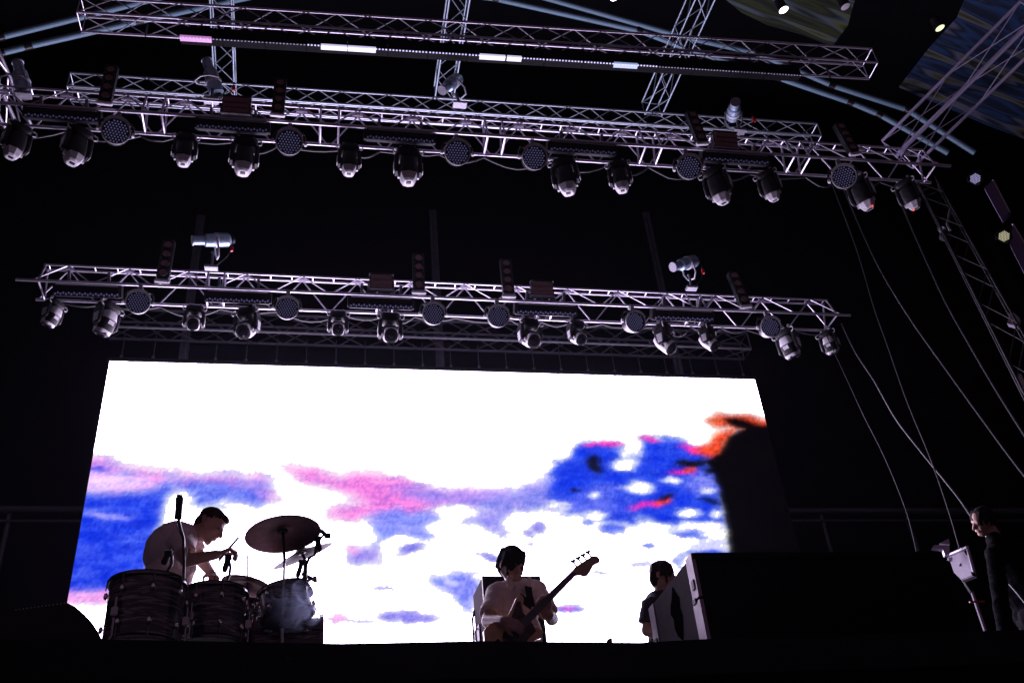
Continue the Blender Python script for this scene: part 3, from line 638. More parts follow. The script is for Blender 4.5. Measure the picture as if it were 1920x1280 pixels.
par_can(1469, 18, 9.9, at(1500, 640, z=2), 'small lamp shining white under the roof by the green banner', ('white', (1, .97, 1)), 6, 0, None)
par_can(1762, 52, 9.9, at(1800, 640, z=2), 'small lamp shining yellowish beside the blue and yellow banner', ('yellow', (.85, 1, .5)), 1.2, 0, None)
par_can(1152, -6, 9.9, at(1100, 640, z=2), 'small lamp shining white high under the roof above the middle', ('white', (1, .97, 1)), 6, 0, None)
par_can(1585, 12, 9.9, at(1900, 700, z=2), 'small unlit purple grey lamp beside the green banner', ('none', (.05, .04, .06)), .05, 0, None)
# ================================================================== PEOPLE TOOLS
def remesh(mb, name, mt, parent=None, vox=.008, smooth=3, loc=(0, 0, 0), fold=0.):
    me = bpy.data.meshes.new('tmp'); me.from_pydata(mb.v, [], mb.f)
    bm = bmesh.new(); bm.from_mesh(me); bmesh.ops.recalc_face_normals(bm, faces=bm.faces); bm.to_mesh(me); bm.free()
    o = link('tmp', me); r = o.modifiers.new('r', 'REMESH'); r.mode = 'VOXEL'; r.voxel_size = vox
    if smooth: k = o.modifiers.new('s', 'SMOOTH'); k.iterations = smooth; k.factor = .5
    dg = bpy.context.evaluated_depsgraph_get(); me2 = bpy.data.meshes.new_from_object(o.evaluated_get(dg))
    bpy.data.objects.remove(o); me2.name = name; me2.materials.clear(); me2.materials.append(mt)
    if fold:
        no = [v.normal.copy() for v in me2.vertices]
        for v, n_ in zip(me2.vertices, no):
            q = Vector((v.co.x*9, v.co.y*9, v.co.z*15+v.co.x*5)); a = 1-abs(mnoise.noise(q))*2.4; b_ = mnoise.noise(q*.45+Vector((5, 2, 1)))
            v.co += n_*fold*(a*.55+b_)
    me2.polygons.foreach_set('use_smooth', [True]*len(me2.polygons))
    return link(name, me2, parent, loc)
def frame(F, U):
    F = Vector(F).normalized(); U = Vector(U); U = (U-F*U.dot(F)).normalized(); return F.cross(U), F, U   # right, forward, up
def head(mb, c, F, U, k=1.0):
    S, F, U = frame(F, U); c = Vector(c); A = (S, F, U)
    P = lambda s, f, u: c+(S*s+F*f+U*u)*k
    mb.ell(P(0, -.012, .035), (.076*k, .098*k, .088*k), A, 16, 12); mb.ell(P(0, .022, -.03), (.062*k, .072*k, .085*k), A, 16, 12)
    mb.ell(P(0, .058, -.095), (.030*k, .026*k, .022*k), A); mb.cap(P(0, .088, .012), P(0, .110, -.029), .010*k, .015*k, 8)
    mb.cap(P(-.036, .074, .022), P(.036, .074, .022), .014*k); mb.cap(P(-.018, .085, -.062), P(.018, .085, -.062), .010*k)
    for s in (-1, 1):
        mb.ell(P(s*.077, -.008, -.008), (.009*k, .020*k, .033*k), A); mb.ell(P(s*.04, .062, -.03), (.024*k, .024*k, .026*k), A)
        mb.cap(P(s*.045, -.01, -.06), P(s*.02, .055, -.10), .022*k, .02*k)
    return P
def hairdo(c, F, U, k, parent, mt, kind='short', name='hair'):
    S, F, U = frame(F, U); c = Vector(c); A = (S, F, U); mb = MB(); P = lambda s, f, u: c+(S*s+F*f+U*u)*k
    rs = random.Random(3)
    if kind == 'short':
        mb.ell(P(0, -.018, .050), (.078*k, .098*k, .078*k), A, 16, 12); mb.ell(P(0, -.064, -.005), (.064*k, .046*k, .07*k), A); [mb.ell(P(q_*.07, -.012, .03), (.010*k, .022*k, .045*k), A) for q_ in (-1, 1)]; mb.ell(P(0, .055, .085), (.055*k, .035*k, .025*k), A)
    else:
        mb.ell(P(0, -.015, .045), (.086*k, .108*k, .092*k), A, 16, 12); mb.ell(P(0, -.055, -.02), (.080*k, .062*k, .085*k), A)
        for i in range(30):
            a = rs.uniform(-2.9, 2.9); r = rs.uniform(.9, 1.08); s = math.sin(a)*.088*r; f = math.cos(a)*.104*r-.012; u = rs.uniform(-.03, .05)
            mb.cap(P(s*.78, f*.8, u+.04), P(s, f, u-rs.uniform(.02, .055)), .022*k, .009*k, 8)
        for i in range(9):
            s = -.06+.015*i; mb.cap(P(s*.8, .045, .095), P(s+.012, .096-abs(s)*.4, .035+rs.uniform(-.02, .02)), .022*k, .010*k, 8)
    return remesh(mb, name, mt, parent, .007, 2)
def eyes(P, parent, k=1.0):
    for s in (-1, 1): MB().ell(P(s*.031, .076, .000), (.011*k, .009*k, .008*k)).build('eye', mat('eye', (.12, .08, .07), .2), parent)
def hand(mb, wr, D, N, curl=.5, k=1.0, thumb=1, spread=.0):
    """wr wrist, D along the palm, N out of the back of the hand; fingers curl away from N"""
    D = Vector(D).normalized(); N = Vector(N); N = (N-D*N.dot(D)).normalized(); S = D.cross(N); wr = Vector(wr)
    for i in range(4):
        s = (-.03+.02*i)*k; base = wr+D*(.085*k)+S*s
        mb.cap(wr+D*.012+S*s*.7, base, .016*k, .013*k, 8)
        L = [.043, .047, .044, .036][i]*k; p = base; ang = .25
        for j in range(3):
            ang += curl*(.9 if j else .7); d = D*math.cos(ang)-N*math.sin(ang)+S*(i-1.5)*spread
            q = p+d.normalized()*L*[1, .72, .55][j]; mb.cap(p, q, (.0105-.001*j)*k, (.0095-.001*j)*k, 8); p = q
    b = wr+D*.03*k-S*(.03*k*thumb); t1 = b+(D*.6-S*thumb*.6-N*.45)*.045*k; t2 = t1+(D*.8-N*.6*curl)*.04*k
    mb.cap(b, t1, .015*k, .012*k, 8); mb.cap(t1, t2, .012*k, .009*k, 8)
def torso(mb, hip, chest, neck, S, Fd, k=1.0, g=0.0):
    U = (Vector(chest)-Vector(hip)).normalized(); A = frame(Fd, U); 
    mb.ell(hip, (.165*k+g, .115*k+g, .13*k+g), A, 16, 10); mb.ell((Vector(hip)*.5+Vector(chest)*.5), (.150*k+g, .105*k+g, .20*k), A, 16, 10)
    mb.ell(chest, (.172*k+g, .118*k+g, .20*k+g), A, 16, 10)
def limb(mb, a, b, c, r, g=0):
    mb.cap(a, b, r[0]+g, r[1]+g); mb.cap(b, c, r[1]+g, r[2]+g)
def legs(mb, hips, knees, ankles, toes):
    for h, kn, an, t in zip(hips, knees, ankles, toes):
        mb.cap(h, kn, .085, .055); mb.cap(kn, an, .055, .038); mb.cap(Vector(an)+Vector((0, 0, -.05)), t, .04, .035)
V3 = Vector
# ================================================================== DRUM RISER AND KIT
RZ = .62
p = at(0, 1185, y=5.2)
T = thing('drum_riser', 'low black platform under the drum kit', 'platform', (-.35, 6.45, 0))
MB().box((0, 0, RZ-.06), (3.9, 2.6, .12)).build('platform_top', DECK, T, smooth=False)
MB().box((0, .02, (RZ-.125)/2), (3.8, 2.5, RZ-.13)).build('valance', CLOTH, T, smooth=False)
# black oyster wrap with horizontal ripples
OY = bpy.data.materials.new('black_oyster_wrap'); OY.use_nodes = True; nt = OY.node_tree; b = nt.nodes['Principled BSDF']
b.inputs['Roughness'].default_value = .28; b.inputs['Coat Weight'].default_value = .6; b.inputs['Coat Roughness'].default_value = .08
tc = nt.nodes.new('ShaderNodeTexCoord'); mp = nt.nodes.new('ShaderNodeMapping'); mp.inputs['Scale'].default_value = (4, 4, 34)
n1 = nt.nodes.new('ShaderNodeTexNoise'); n1.inputs['Scale'].default_value = 1.6; n1.inputs['Detail'].default_value = 5; n1.inputs['Distortion'].default_value = 1.2
cr = nt.nodes.new('ShaderNodeValToRGB'); cr.color_ramp.elements[0].position = .48; cr.color_ramp.elements[0].color = (.006, .005, .006, 1); cr.color_ramp.elements[1].position = .66; cr.color_ramp.elements[1].color = (.34, .28, .31, 1)
nt.links.new(tc.outputs['Object'], mp.inputs[0]); nt.links.new(mp.outputs[0], n1.inputs['Vector']); nt.links.new(n1.outputs['Fac'], cr.inputs[0]); nt.links.new(cr.outputs[0], b.inputs['Base Color'])
HEADM = mat('drum_head', (.55, .52, .52), .6, 0, .06, 20); BLKHEAD = mat('black_drum_head', (.02, .02, .022), .45, 0, .3, 20)
BRCH = mat('bright_chrome', (.9, .9, .9), .1, 1)
DKCH = mat('dark_chrome', (.16, .155, .16), .18, 1, .4, 40)
def drum(name, label, c, ax, r, h, headm=HEADM, nl=8, legs_to=None, shell=OY, ref=None, grp=None):
    """c centre of the drum, ax unit axis"""
    ax = V3(ax).normalized(); T = thing(name, label, 'drum', c, grp)
    MB().lathe([(r, -h/2), (r, h/2)], (0, 0, 0), ax, 40).build('shell', shell, T)
    for s in (-1, 1):
        MB().lathe([(r-.006, s*(h/2)), (r-.008, s*(h/2+.006)), (.01, s*(h/2+.007))], (0, 0, 0), ax, 40).build('drum_skin', headm, T)
        MB().lathe([(r+.003, s*(h/2-.010)), (r+.014, s*(h/2-.010)), (r+.010, s*(h/2-.004)), (r+.009, s*(h/2+.010)), (r+.013, s*(h/2+.014)), (r+.002, s*(h/2+.016)), (r, s*(h/2))], (0, 0, 0), ax, 40, caps=False).build('hoop', DKCH if name != 'bass_drum' else mat('burgundy_hoop', (.22, .10, .13), .35, 0, .3, 15), T)
    a = V3((0, 0, 1)) if abs(ax.z) < .9 else V3((1, 0, 0)); e1 = ax.cross(a).normalized(); e2 = ax.cross(e1)
    for k in range(nl):
        t = 2*math.pi*(k+.35)/nl; d = e1*math.cos(t)+e2*math.sin(t)
        for s in (-1, 1):
            q = d*(r+.012)+ax*(s*h*.27)
            lug = MB().lathe([(.003, -.020), (.010, -.014), (.012, 0), (.010, .014), (.003, .020)], q, ax, 8).build('lug', BRCH, T)
            MB().tube(q+ax*(s*.03)+d*.004, d*(r+.014)+ax*(s*(h/2+.012)), .0032, n=6).build('tension_rod', DKCH, lug)
    if legs_to is not None:
        for k in range(3):
            t = 2*math.pi*(k+.22)/3; d = e1*math.cos(t)+e2*math.sin(t); q = d*(r+.022)
            l = MB().path([q+V3((0, 0, .04)), q-V3((0, 0, h/2)), q+d*.03-V3((0, 0, h/2+.04)), q+d*.03+V3((0, 0, legs_to+.02-c[2]))], .007).build('leg', CHROME, T)
            MB().lathe([(.016, 0), (.012, .03)], q+d*.03+V3((0, 0, legs_to-c[2]))).build('rubber_foot', BLACK, l); MB().box(q-V3((0, 0, .04)), (.035, .035, .05)).build('leg_bracket', CHROME, l, bevel=.005)
    return T
def zat(px, py, y): return at(px, py, y=y).z
yA = 5.5; cA = at(274, 1130, y=yA); zt, zb = zat(274, 1070, yA-.19), zat(275, 1194, yA-.19)
drum('floor_tom', 'larger black rippled floor tom with chrome lugs, in front of the drummer', (cA.x, yA, (zt+zb)/2), (0, 0, 1), .198, zt-zb-.02, BLKHEAD, 8, RZ)
yB = 5.85; cB = at(402, 1140, y=yB); zt, zb = zat(402, 1089, yB-.18), zat(402, 1192, yB-.18)
drum('floor_tom', 'smaller black rippled floor tom between the larger floor tom and the bass drum', (cB.x, yB, (zt+zb)/2), (0, 0, 1), .178, zt-zb-.02, HEADM, 8, RZ)
yK = 6.35; kx0, kx1 = at(472, 1175, y=yK-.2), at(607, 1175, y=yK-.2)
cK = V3(((kx0.x+kx1.x)/2, yK, RZ+.30)); KD = drum('bass_drum', 'black bass drum lying on its side under the rack tom', cK, (1, 0, 0), .285, kx1.x-kx0.x-.03, BLKHEAD, 10)
for s in (-1, 1):
    MB().path([(.06, s*.24, -.16), (.12, s*.34, -.30)], .009).build('spur', CHROME, KD)
cR = at(536, 1131, y=6.1)
RTm = drum('rack_tom', 'tilted black rack tom with blue smoke in front, mounted above the bass drum', cR, V3((-.22, .0, 1)), .152, .165, HEADM, 6)
MB().path([(.02, .05, -.10), (.02, .12, -.20), cK-cR+V3((0, 0, .285))], .013).build('tom_mount', CHROME, RTm)
cS = at(462, 1140, y=6.45)
SNA = drum('snare_drum', 'chrome hooped snare drum on a stand behind the smaller floor tom', (cS.x, 6.45, RZ+.62), (0, 0, 1), .178, .14, HEADM, 8)
for k in range(3):
    t = k*2.09+.4; MB().path([(0, 0, -.30), (.24*math.cos(t), .24*math.sin(t), -.615)], .008).build('stand_leg', CHROME, SNA)
    MB().path([(0, 0, -.30), (.12*math.cos(t), .12*math.sin(t), -.12), (.185*math.cos(t), .185*math.sin(t), -.06)], .007).build('basket_arm', CHROME, SNA)
# cymbals: normal found from the seen ellipse
def img_normal(p, ang, ratio):
    v = (V3(p)-CAM).normalized(); r = (RT-v*RT.dot(v)).normalized(); u = v.cross(r)*-1
    if u.dot(UP) < 0: u = -u
    a = R_(ang); mn = -r*math.sin(a)+u*math.cos(a)
    return (mn*math.sqrt(1-ratio*ratio)+v*ratio).normalized()
BRASD = mat('dark_bronze_cymbal', (.09, .06, .065), .6, .2, .35, 22)
def cymbal(mb_parent, c, nrm, r, org, mt=None):
    pr = [(.006, .026), (.02, .025), (.036, .012), (.05, .004), (r*.5, -.008), (r*.98, -.030), (r, -.032), (r*.98, -.033), (r*.5, -.011), (.05, .001), (.034, .010), (.018, .023), (.006, .024)]
    return MB().lathe(pr, V3(c)-V3(org), nrm, 56).build('cymbal', mt or BRASS, mb_parent)
def stand(T, org, top, base, rr=.011, mt=CHROME, spread=.3):
    top, base, org = V3(top)-V3(org), V3(base)-V3(org), V3(org); j = base.lerp(top, .52); j2 = base.lerp(top, .28)
    MB().path([top, j], rr*.7).build('upper_tube', mt, T); MB().path([j, base+V3((0, 0, .06))], rr).build('lower_tube', mt, T)
    for q in (j, j2): 
        k = MB().lathe([(.016, -.03), (.02, -.02), (.02, .02), (.016, .03)], q, top-base, 10).build('collar', BLKM, T); MB().box(q+V3((.035, 0, .01)), (.035, .008, .03)).build('wing_nut', mt, k, bevel=.004)
    for k in range(3):
        a = 2.094*k+.5; MB().path([j2-V3((0, 0, .06)), base+V3((math.cos(a)*spread, math.sin(a)*spread, .012))], .009).build('leg', mt, T)
def cymbal_stand(label, px, py, y, r, ang, ratio, foot, grp=None, mt=None):
    c = at(px, py, y=y); n_ = img_normal(c, ang, ratio); f = at(*foot, y=y); base = V3((f.x, y, RZ))
    T = thing('cymbal_stand', label, 'cymbal', base, grp); cymbal(T, c, n_, r, base, mt)
    MB().lathe([(.012, -.02), (.03, -.018), (.03, -.005), (.01, 0)], c-base, n_, 14).build('felt', BLACK, T); MB().lathe([(.008, .026), (.008, .05)], c-base, n_, 8).build('wing_nut', CHROME, T)
    tp = at(px+3, py+62, y=y)
    MB().path([c-base-n_*.02, c-base-n_*.07, tp-base+V3((0, 0, .02)), tp-base], .010).build('tilter', BLKM, T)
    stand(T, base, tp, base); return T
CY1 = cymbal_stand('large bronze crash cymbal tilted on a chrome stand, seen from below', 530, 993, 5.9, .232, 7, .50, (531, 1190))
CY2 = cymbal_stand('smaller cymbal seen almost edge on behind the large crash', 565, 1033, 6.15, .20, 24, .13, (572, 1190), None, BRASD)
c = at(466, 1097, y=6.2); base = V3((c.x, 6.2, RZ)); T = thing('hi_hat_stand', 'pair of hi-hat cymbals on a stand between the floor tom and the rack tom', 'cymbal', base)
for s in (0, 1):
    o = cymbal(T, c+V3((0, 0, .03*s)), (img_normal(c, -12, .36) if s == 0 else img_normal(c, -14, .34)), .165, base)
MB().path([c-base-V3((0, 0, .1)), c-base+V3((-.02, 0, .20))], .005).build('pull_rod', CHROME, T); stand(T, base, c-V3((0, 0, .05)), base)
# microphones
def mic(label, a, b, y, ra, foot=None, cable=None, cat='microphone'):
    """condenser or clip mic between photo points a (head) and b (tail)"""
    A, B = at(*a, y=y), at(*b, y=y); T = thing('microphone', label, cat, B); A = A-B; L = A.length
    MB().lathe([(ra*.7, 0), (ra, L*.12), (ra, L*.55)], (0, 0, 0), A, 14).build('body', BLACK, T)
    MB().lathe([(ra*1.06, L*.55), (ra*1.12, L*.8), (ra*.8, L*.96), (ra*.2, L)], (0, 0, 0), A, 14).build('grille', DKG, T)
    if foot:
        P = [at(*q, y=y)-B for q in foot]; MB().path([V3((0, 0, 0))]+P, .009).build('arm', BLKM, T)
        MB().lathe([(.018, -.02), (.018, .02)], (0, 0, 0), (1, 0, 0), 10).build('clip', BLACK, T)
    if cable: MB().path([at(*q, y=y+.01)-B for q in cable], .003).build('cable', BLACK, T)
    return T
mic('tall black overhead microphone standing up beside the drummer', (337, 927), (334, 968), 5.55, .021, [(337, 985), (344, 1010), (345, 1060), (343, 1110), (341, 1190)], [(335, 968), (331, 985), (338, 1000), (345, 1015), (350, 1030), (346, 1060)])
mic('black clip microphone on the rim of the larger floor tom', (306, 1058), (316, 1036), 5.5, .017, [(322, 1042), (322, 1058), (314, 1070)], [(316, 1034), (322, 1022), (326, 1030), (320, 1050)])
mic('black clip microphone above the smaller floor tom', (420, 1072), (428, 1044), 5.75, .016, [(432, 1062), (430, 1078), (425, 1088)], [(428, 1044), (422, 1038), (414, 1046), (406, 1065), (402, 1085)])
mic('black microphone hanging beside the edge of the crash cymbal', (599, 1034), (596, 1010), 6.0, .017, [(596, 1006), (590, 1040), (580, 1045), (574, 1060), (572, 1100)], [(598, 1034), (586, 1042), (575, 1050), (570, 1075), (574, 1105)])
mic('small black microphone pointing down at the rack tom', (557, 1082), (566, 1054), 6.0, .014, [(570, 1052), (574, 1070), (572, 1095)], [(566, 1054), (572, 1046), (582, 1046), (589, 1055), (586, 1064), (578, 1068)])
mic('thin black microphone poking out past the crash cymbal', (598, 992), (614, 1004), 6.1, .013, [(606, 1003), (600, 1010), (590, 1040)], [(614, 1004), (622, 1012), (626, 1022), (624, 1033), (616, 1039), (603, 1040)])
T = thing('clamp_cluster', 'tangle of dark clamps and short rods right of the rack tom', 'hardware', at(574, 1085, y=6.1)); o = T.location
for i, (a, b_, r) in enumerate([((568, 1076), (592, 1088), .012), ((570, 1090), (590, 1083), .009), ((566, 1098), (584, 1108), .014), ((582, 1110), (582, 1126), .006), ((572, 1070), (576, 1125), .010), ((586, 1128), (594, 1145), .004)]):
    MB().cap(at(*a, y=6.1)-o, at(*b_, y=6.1)-o, r).build('clamp_arm', BLKM, T)
for q in ((590, 1085), (583, 1112), (569, 1100)): MB().ell(at(*q, y=6.08)-o, (.016, .012, .022)).build('clamp_knob', CHROME, T)
# drum throne
pD = at(318, 1075, y=6.25)
T = thing('drum_throne', 'round black drum stool under the drummer', 'stool', (pD.x, 6.25, RZ))
MB().lathe([(.15, .46), (.17, .48), (.17, .53), (.15, .55), (.01, .555)], n=28).build('seat', BLACK, T); MB().tube((0, 0, .15), (0, 0, .46), .015).build('post', CHROME, T)
for k in range(3): MB().path([(0, 0, .22), (.25*math.cos(2.1*k), .25*math.sin(2.1*k), .01)], .010).build('leg', CHROME, T)
# ------------------------------------------------------------------ drummer
def J(px, py, y): return at(px, py, y=y)
yd = 6.2
shirtD = mat('pale_tee', (.80, .66, .66), .85, 0, .08, 30, .25); trous = mat('dark_trousers', (.004, .004, .006), .9, 0, .3, 20, spec=.1)
hc = J(394, 985, yd-.03); Fh = V3((.80, -.10, -.52)); Uh = V3((.50, 0, .85))
T = thing('person', 'drummer in a pale T-shirt bent forward over the drum kit, stick in hand', 'person', (pD.x, 6.25, RZ)); org = T.location
mb = MB(); P = head(mb, hc, Fh, Uh, .96)
nk = J(356, 1003, yd); hip = V3((pD.x, 6.25, RZ+.66)); ch = J(318, 1028, yd+.01)
mb.cap(hc-V3((.03, 0, .03)), nk, .058, .062)
shR, elR, wrR = J(338, 1014, yd-.20), J(350, 1050, yd-.30), J(407, 1039, yd-.36)
shL, elL, wrL = J(352, 1008, yd+.18), J(378, 1050, yd+.22), J(396, 1075, yd-.02)
def tor(g=0, mb=mb):
    A = frame((.7, 0, -.5), ch-hip)
    mb.ell(hip, (.165+g, .13+g, .14+g), A, 16, 10); mb.ell(hip.lerp(ch, .5), (.155+g, .125+g, .21), A, 16, 10); mb.ell(ch, (.175+g, .125+g, .17+g), A, 16, 10); mb.cap(ch+V3((.04, 0, .03)), nk-V3((.03, 0, .0)), .10+g, .06+g)
    mb.cap(shR, shL, .062+g); mb.cap(nk, shR, .045+g, .055+g); mb.cap(nk, shL, .045+g, .055+g)
tor(-.012)
limb(mb, shR, elR, wrR, (.052, .042, .028)); limb(mb, shL, elL, wrL, (.052, .042, .028))
dR = (wrR-elR).normalized(); hand(mb, wrR, dR+V3((0, 0, .25)), (0, -.5, 1), .95, .95, 1); hand(mb, wrL, (wrL-elL), (0, .2, 1), .75, .95, -1)
kn = [V3((pD.x+.46, 6.05, RZ+.52)), V3((pD.x+.46, 6.45, RZ+.52))]
legs(mb, [hip+V3((.03, -.1, -.06)), hip+V3((.03, .1, -.06))], kn, [k_+V3((.05, 0, -.42)) for k_ in kn], [k_+V3((.2, 0, -.47)) for k_ in kn])
mb.v = [tuple(V3(v)-org) for v in mb.v]
remesh(mb, 'body', SKIN, T, .0075, 3)
sh = MB(); tor(.012, sh)
for a, b_ in ((shR, elR), (shL, elL)): sh.cap(a, a.lerp(b_, .35), .070, .066); sh.tube(a.lerp(b_, .2), a.lerp(b_, .66), .068, .064, 14)
sh.v = [tuple(V3(v)-org) for v in sh.v]; remesh(sh, 'tee_shirt', shirtD, T, .009, 2, fold=.010)
tr_ = MB(); 
for h_, k_ in zip([hip+V3((.03, -.1, -.06)), hip+V3((.03, .1, -.06))], kn): tr_.cap(h_, k_, .098, .07); tr_.cap(k_, k_+V3((.05, 0, -.40)), .07, .055)
tr_.v = [tuple(V3(v)-org) for v in tr_.v]; remesh(tr_, 'trousers', trous, T, .012, 2)
hairdo(hc-org, Fh, Uh, .96, T, HAIRB, 'short'); eyes(lambda s, f, u: P(s, f, u)-org, T)
a, b_ = wrR+dR*.07-V3((.05, 0, .05)), J(447, 1007, yd-.36)
st_ = MB().path([(0, 0, 0), b_-a], .0085, 8, .007).build('drumstick', mat('pale_wood', (.45, .30, .18), .5, 0, .2, 20), None, a); tag(st_, "wooden drumstick raised in the drummer's hand", 'drumstick')
# smoke puff in front of the rack tom
sp = at(548, 1135, y=5.75)
o = MB().ell((0, 0, 0), (.20, .10, .17), None, 20, 14).build('smoke', BLACK, None, sp); tag(o, kind='stuff'); o['label'] = 'wisp of bluish smoke drifting in front of the rack tom'; o['category'] = 'smoke'
SM = bpy.data.materials.new('blue_smoke'); SM.use_nodes = True; nt = SM.node_tree; nt.nodes.clear()
out = nt.nodes.new('ShaderNodeOutputMaterial'); pv = nt.nodes.new('ShaderNodeVolumePrincipled'); pv.inputs['Color'].default_value = (.62, .74, 1., 1); pv.inputs['Anisotropy'].default_value = .35
tc = nt.nodes.new('ShaderNodeTexCoord'); nz = nt.nodes.new('ShaderNodeTexNoise'); nz.inputs['Scale'].default_value = 9; nz.inputs['Detail'].default_value = 6; nz.inputs['Distortion'].default_value = 1.4
mr = nt.nodes.new('ShaderNodeMapRange'); mr.inputs[1].default_value = .46; mr.inputs[2].default_value = .66; mr.inputs[3].default_value = 0; mr.inputs[4].default_value = 46
gr = nt.nodes.new('ShaderNodeTexGradient'); gr.gradient_type = 'SPHERICAL'; mpp = nt.nodes.new('ShaderNodeMapping'); mpp.inputs['Scale'].default_value = (5, 10, 6); mu = nt.nodes.new('ShaderNodeMath'); mu.operation = 'MULTIPLY'
nt.links.new(tc.outputs['Object'], nz.inputs['Vector']); nt.links.new(nz.outputs['Fac'], mr.inputs[0]); nt.links.new(tc.outputs['Object'], mpp.inputs[0]); nt.links.new(mpp.outputs[0], gr.inputs[0])
nt.links.new(mr.outputs[0], mu.inputs[0]); nt.links.new(gr.outputs['Fac'], mu.inputs[1]); nt.links.new(mu.outputs[0], pv.inputs['Density']); nt.links.new(pv.outputs[0], out.inputs['Volume'])
o.data.materials.clear(); o.data.materials.append(SM)
# ================================================================== BASS RIG
yc = 7.9
p0, p1 = at(903, 1081, y=yc), at(1013, 1081, y=yc); W = p1.x-p0.x; H = 1.22; ztop = p0.z
T = thing('backline_riser', 'low black platform under the tall bass speaker cabinet', 'platform', ((p0.x+p1.x)/2, yc+.4, 0))
MB().box((0, 0, (ztop-H-.05)/2), (1.6, 1.1, ztop-H-.05)).build('platform_box', DECK, T, smooth=False); MB().box((0, 0, ztop-H-.025), (1.7, 1.2, .05)).build('platform_top', DECK, T, smooth=False)
TOL = mat('grey_tolex', (.055, .038, .052), .95, 0, .2, 60, spec=.08); GRL = mat('grille_cloth', (.012, .011, .013), .8, 0, .5, 90, .4)
T = thing('bass_cabinet', 'tall speaker cabinet with black grille and round emblem behind the bass player', 'speaker', ((p0.x+p1.x)/2, yc, ztop-H), rot=(0, 0, R_(2)))
MB().box((0, .22, H/2), (W, .40, H)).build('cabinet', TOL, T, bevel=.012)
MB().box((0, .01, H/2), (W-.05, .03, H-.05)).build('grille', GRL, T, smooth=False)
for s in (-1, 1): MB().box((s*(W/2-.012), .005, H/2), (.022, .035, H-.002)).build('edge_trim', BLACK, T, smooth=False)
MB().box((0, .005, H-.012), (W-.05, .035, .022)).build('edge_trim', BLACK, T, smooth=False)
em_ = T; ex = -W/2+.09; ez = H-.115
MB().lathe([(.040, 0), (.040, .006), (.030, .006), (.030, 0)], (ex, -.006, ez), (0, -1, 0), 24, caps=False).build('emblem_ring', DKG, T)
q = MB().path([(ex-.028, -.012, ez-.024), (ex-.012, -.012, ez+.022), (ex+.0, -.012, ez+.022), (ex-.004, -.012, ez-.026), (ex+.010, -.012, ez+.018), (ex+.020, -.012, ez+.012), (ex+.026, -.012, ez-.026)], .0045, 6); q.build('emblem_script', DKG, T)
MB().box((ex, -.008, ez-.055), (.075, .006, .016)).build('name_plate', DKG, T, smooth=False)
for z in (.80, .45):
    hd = MB().box((-W/2-.006, .24, z), (.012, .10, .17)).build('handle_cup', BLACK, T, bevel=.003); MB().path([(-W/2-.012, .24, z-.06), (-W/2-.035, .24, z-.04), (-W/2-.035, .24, z+.04), (-W/2-.012, .24, z+.06)], .008).build('handle_grip', CASTG, hd)
MB().path([(-W/2+.004, .40, .70), (-W/2-.018, .41, .78), (-W/2-.018, .41, 1.0), (-W/2+.004, .40, 1.08)], .010).build('back_bar', BLKM, T)
# ------------------------------------------------------------------ bass player
yb = 6.6
hc = J(959, 1058, yb-.02); Fh = V3((.32, -.78, -.55)); Uh = V3((.18, -.42, .88))
fx = J(965, 1100, yb).x
T = thing('person', 'bass player in a pale short-sleeved shirt looking down, playing', 'person', (fx, yb, 0)); org = T.location.copy()
mb = MB(); P = head(mb, hc, Fh, Uh, 1.0)
nk = J(967, 1098, yb+.05); hip = V3((fx, yb+.04, .98)); ch = J(967, 1135, yb+.05)
shR, elR, wrR = J(930, 1110, yb+.03), J(915, 1164, yb-.22), J(945, 1163, yb-.47)
shL, elL, wrL = J(1006, 1106, yb+.03), J(1035, 1160, yb-.12), J(1030, 1152, yb-.33)
mb.cap(hc+V3((0, .03, -.04)), nk, .06, .066)
def tor(g=0, mb=mb):
    A = frame((.1, -1, 0), (0, 0, 1))
    mb.ell(hip, (.175+g, .125+g, .14+g), A, 16, 10); mb.ell(hip.lerp(ch, .5), (.165+g, .12+g, .20+g), A, 16, 10); mb.ell(ch, (.178+g, .122+g, .17+g), A, 16, 10)
    mb.cap(shR, shL, .066+g); mb.cap(nk, shR, .05+g, .055+g); mb.cap(nk, shL, .05+g, .055+g)
tor(-.012)
limb(mb, shR, elR, wrR, (.055, .046, .030)); limb(mb, shL, elL, wrL, (.055, .046, .030))
hips = [hip+V3((-.09, 0, -.05)), hip+V3((.09, 0, -.05))]; kn = [V3((fx-.11, yb, .52)), V3((fx+.12, yb, .52))]; an = [V3((fx-.13, yb+.02, .09)), V3((fx+.14, yb+.02, .09))]
legs(mb, hips, kn, an, [V3((a.x-.02, yb-.14, .04)) for a in an])
# bass guitar frame
nut, brg = J(1074, 1076, yb-.36), J(925, 1224, yb-.36)
ax = (nut-brg).normalized(); nr = (CAM-nut).normalized(); nr = (nr-ax*nr.dot(ax)).normalized(); lat = nr.cross(ax)*-1   # lat: towards upper left
if lat.dot(V3((-1, 0, 1))) < 0: lat = -lat
SL = (nut-brg).length; kk = SL/.86
hand(mb, wrR, (ax*.15-lat*.6+nr*.0+V3((.55, 0, -.1))), nr, .45, 1.0, -1)
neckp = brg+ax*(SL*.60); hand(mb, wrL, (neckp+lat*.02-nr*.02-wrL), -nr, .75, 1.0, 1)
mb.v = [tuple(V3(v)-org) for v in mb.v]; remesh(mb, 'body', SKIN, T, .0075, 3)
sh = MB(); tor(.006, sh)
for a, b_ in ((shR, elR), (shL, elL)): sh.cap(a, a.lerp(b_, .35), .066, .064); sh.tube(a.lerp(b_, .2), a.lerp(b_, .78), .065, .070, 16)
sh.v = [tuple(V3(v)-org) for v in sh.v]
shirtB = mat('pale_shirt', (.82, .68, .66), .85, 0, .10, 22, .35); remesh(sh, 'shirt', shirtB, T, .009, 2, fold=.009)
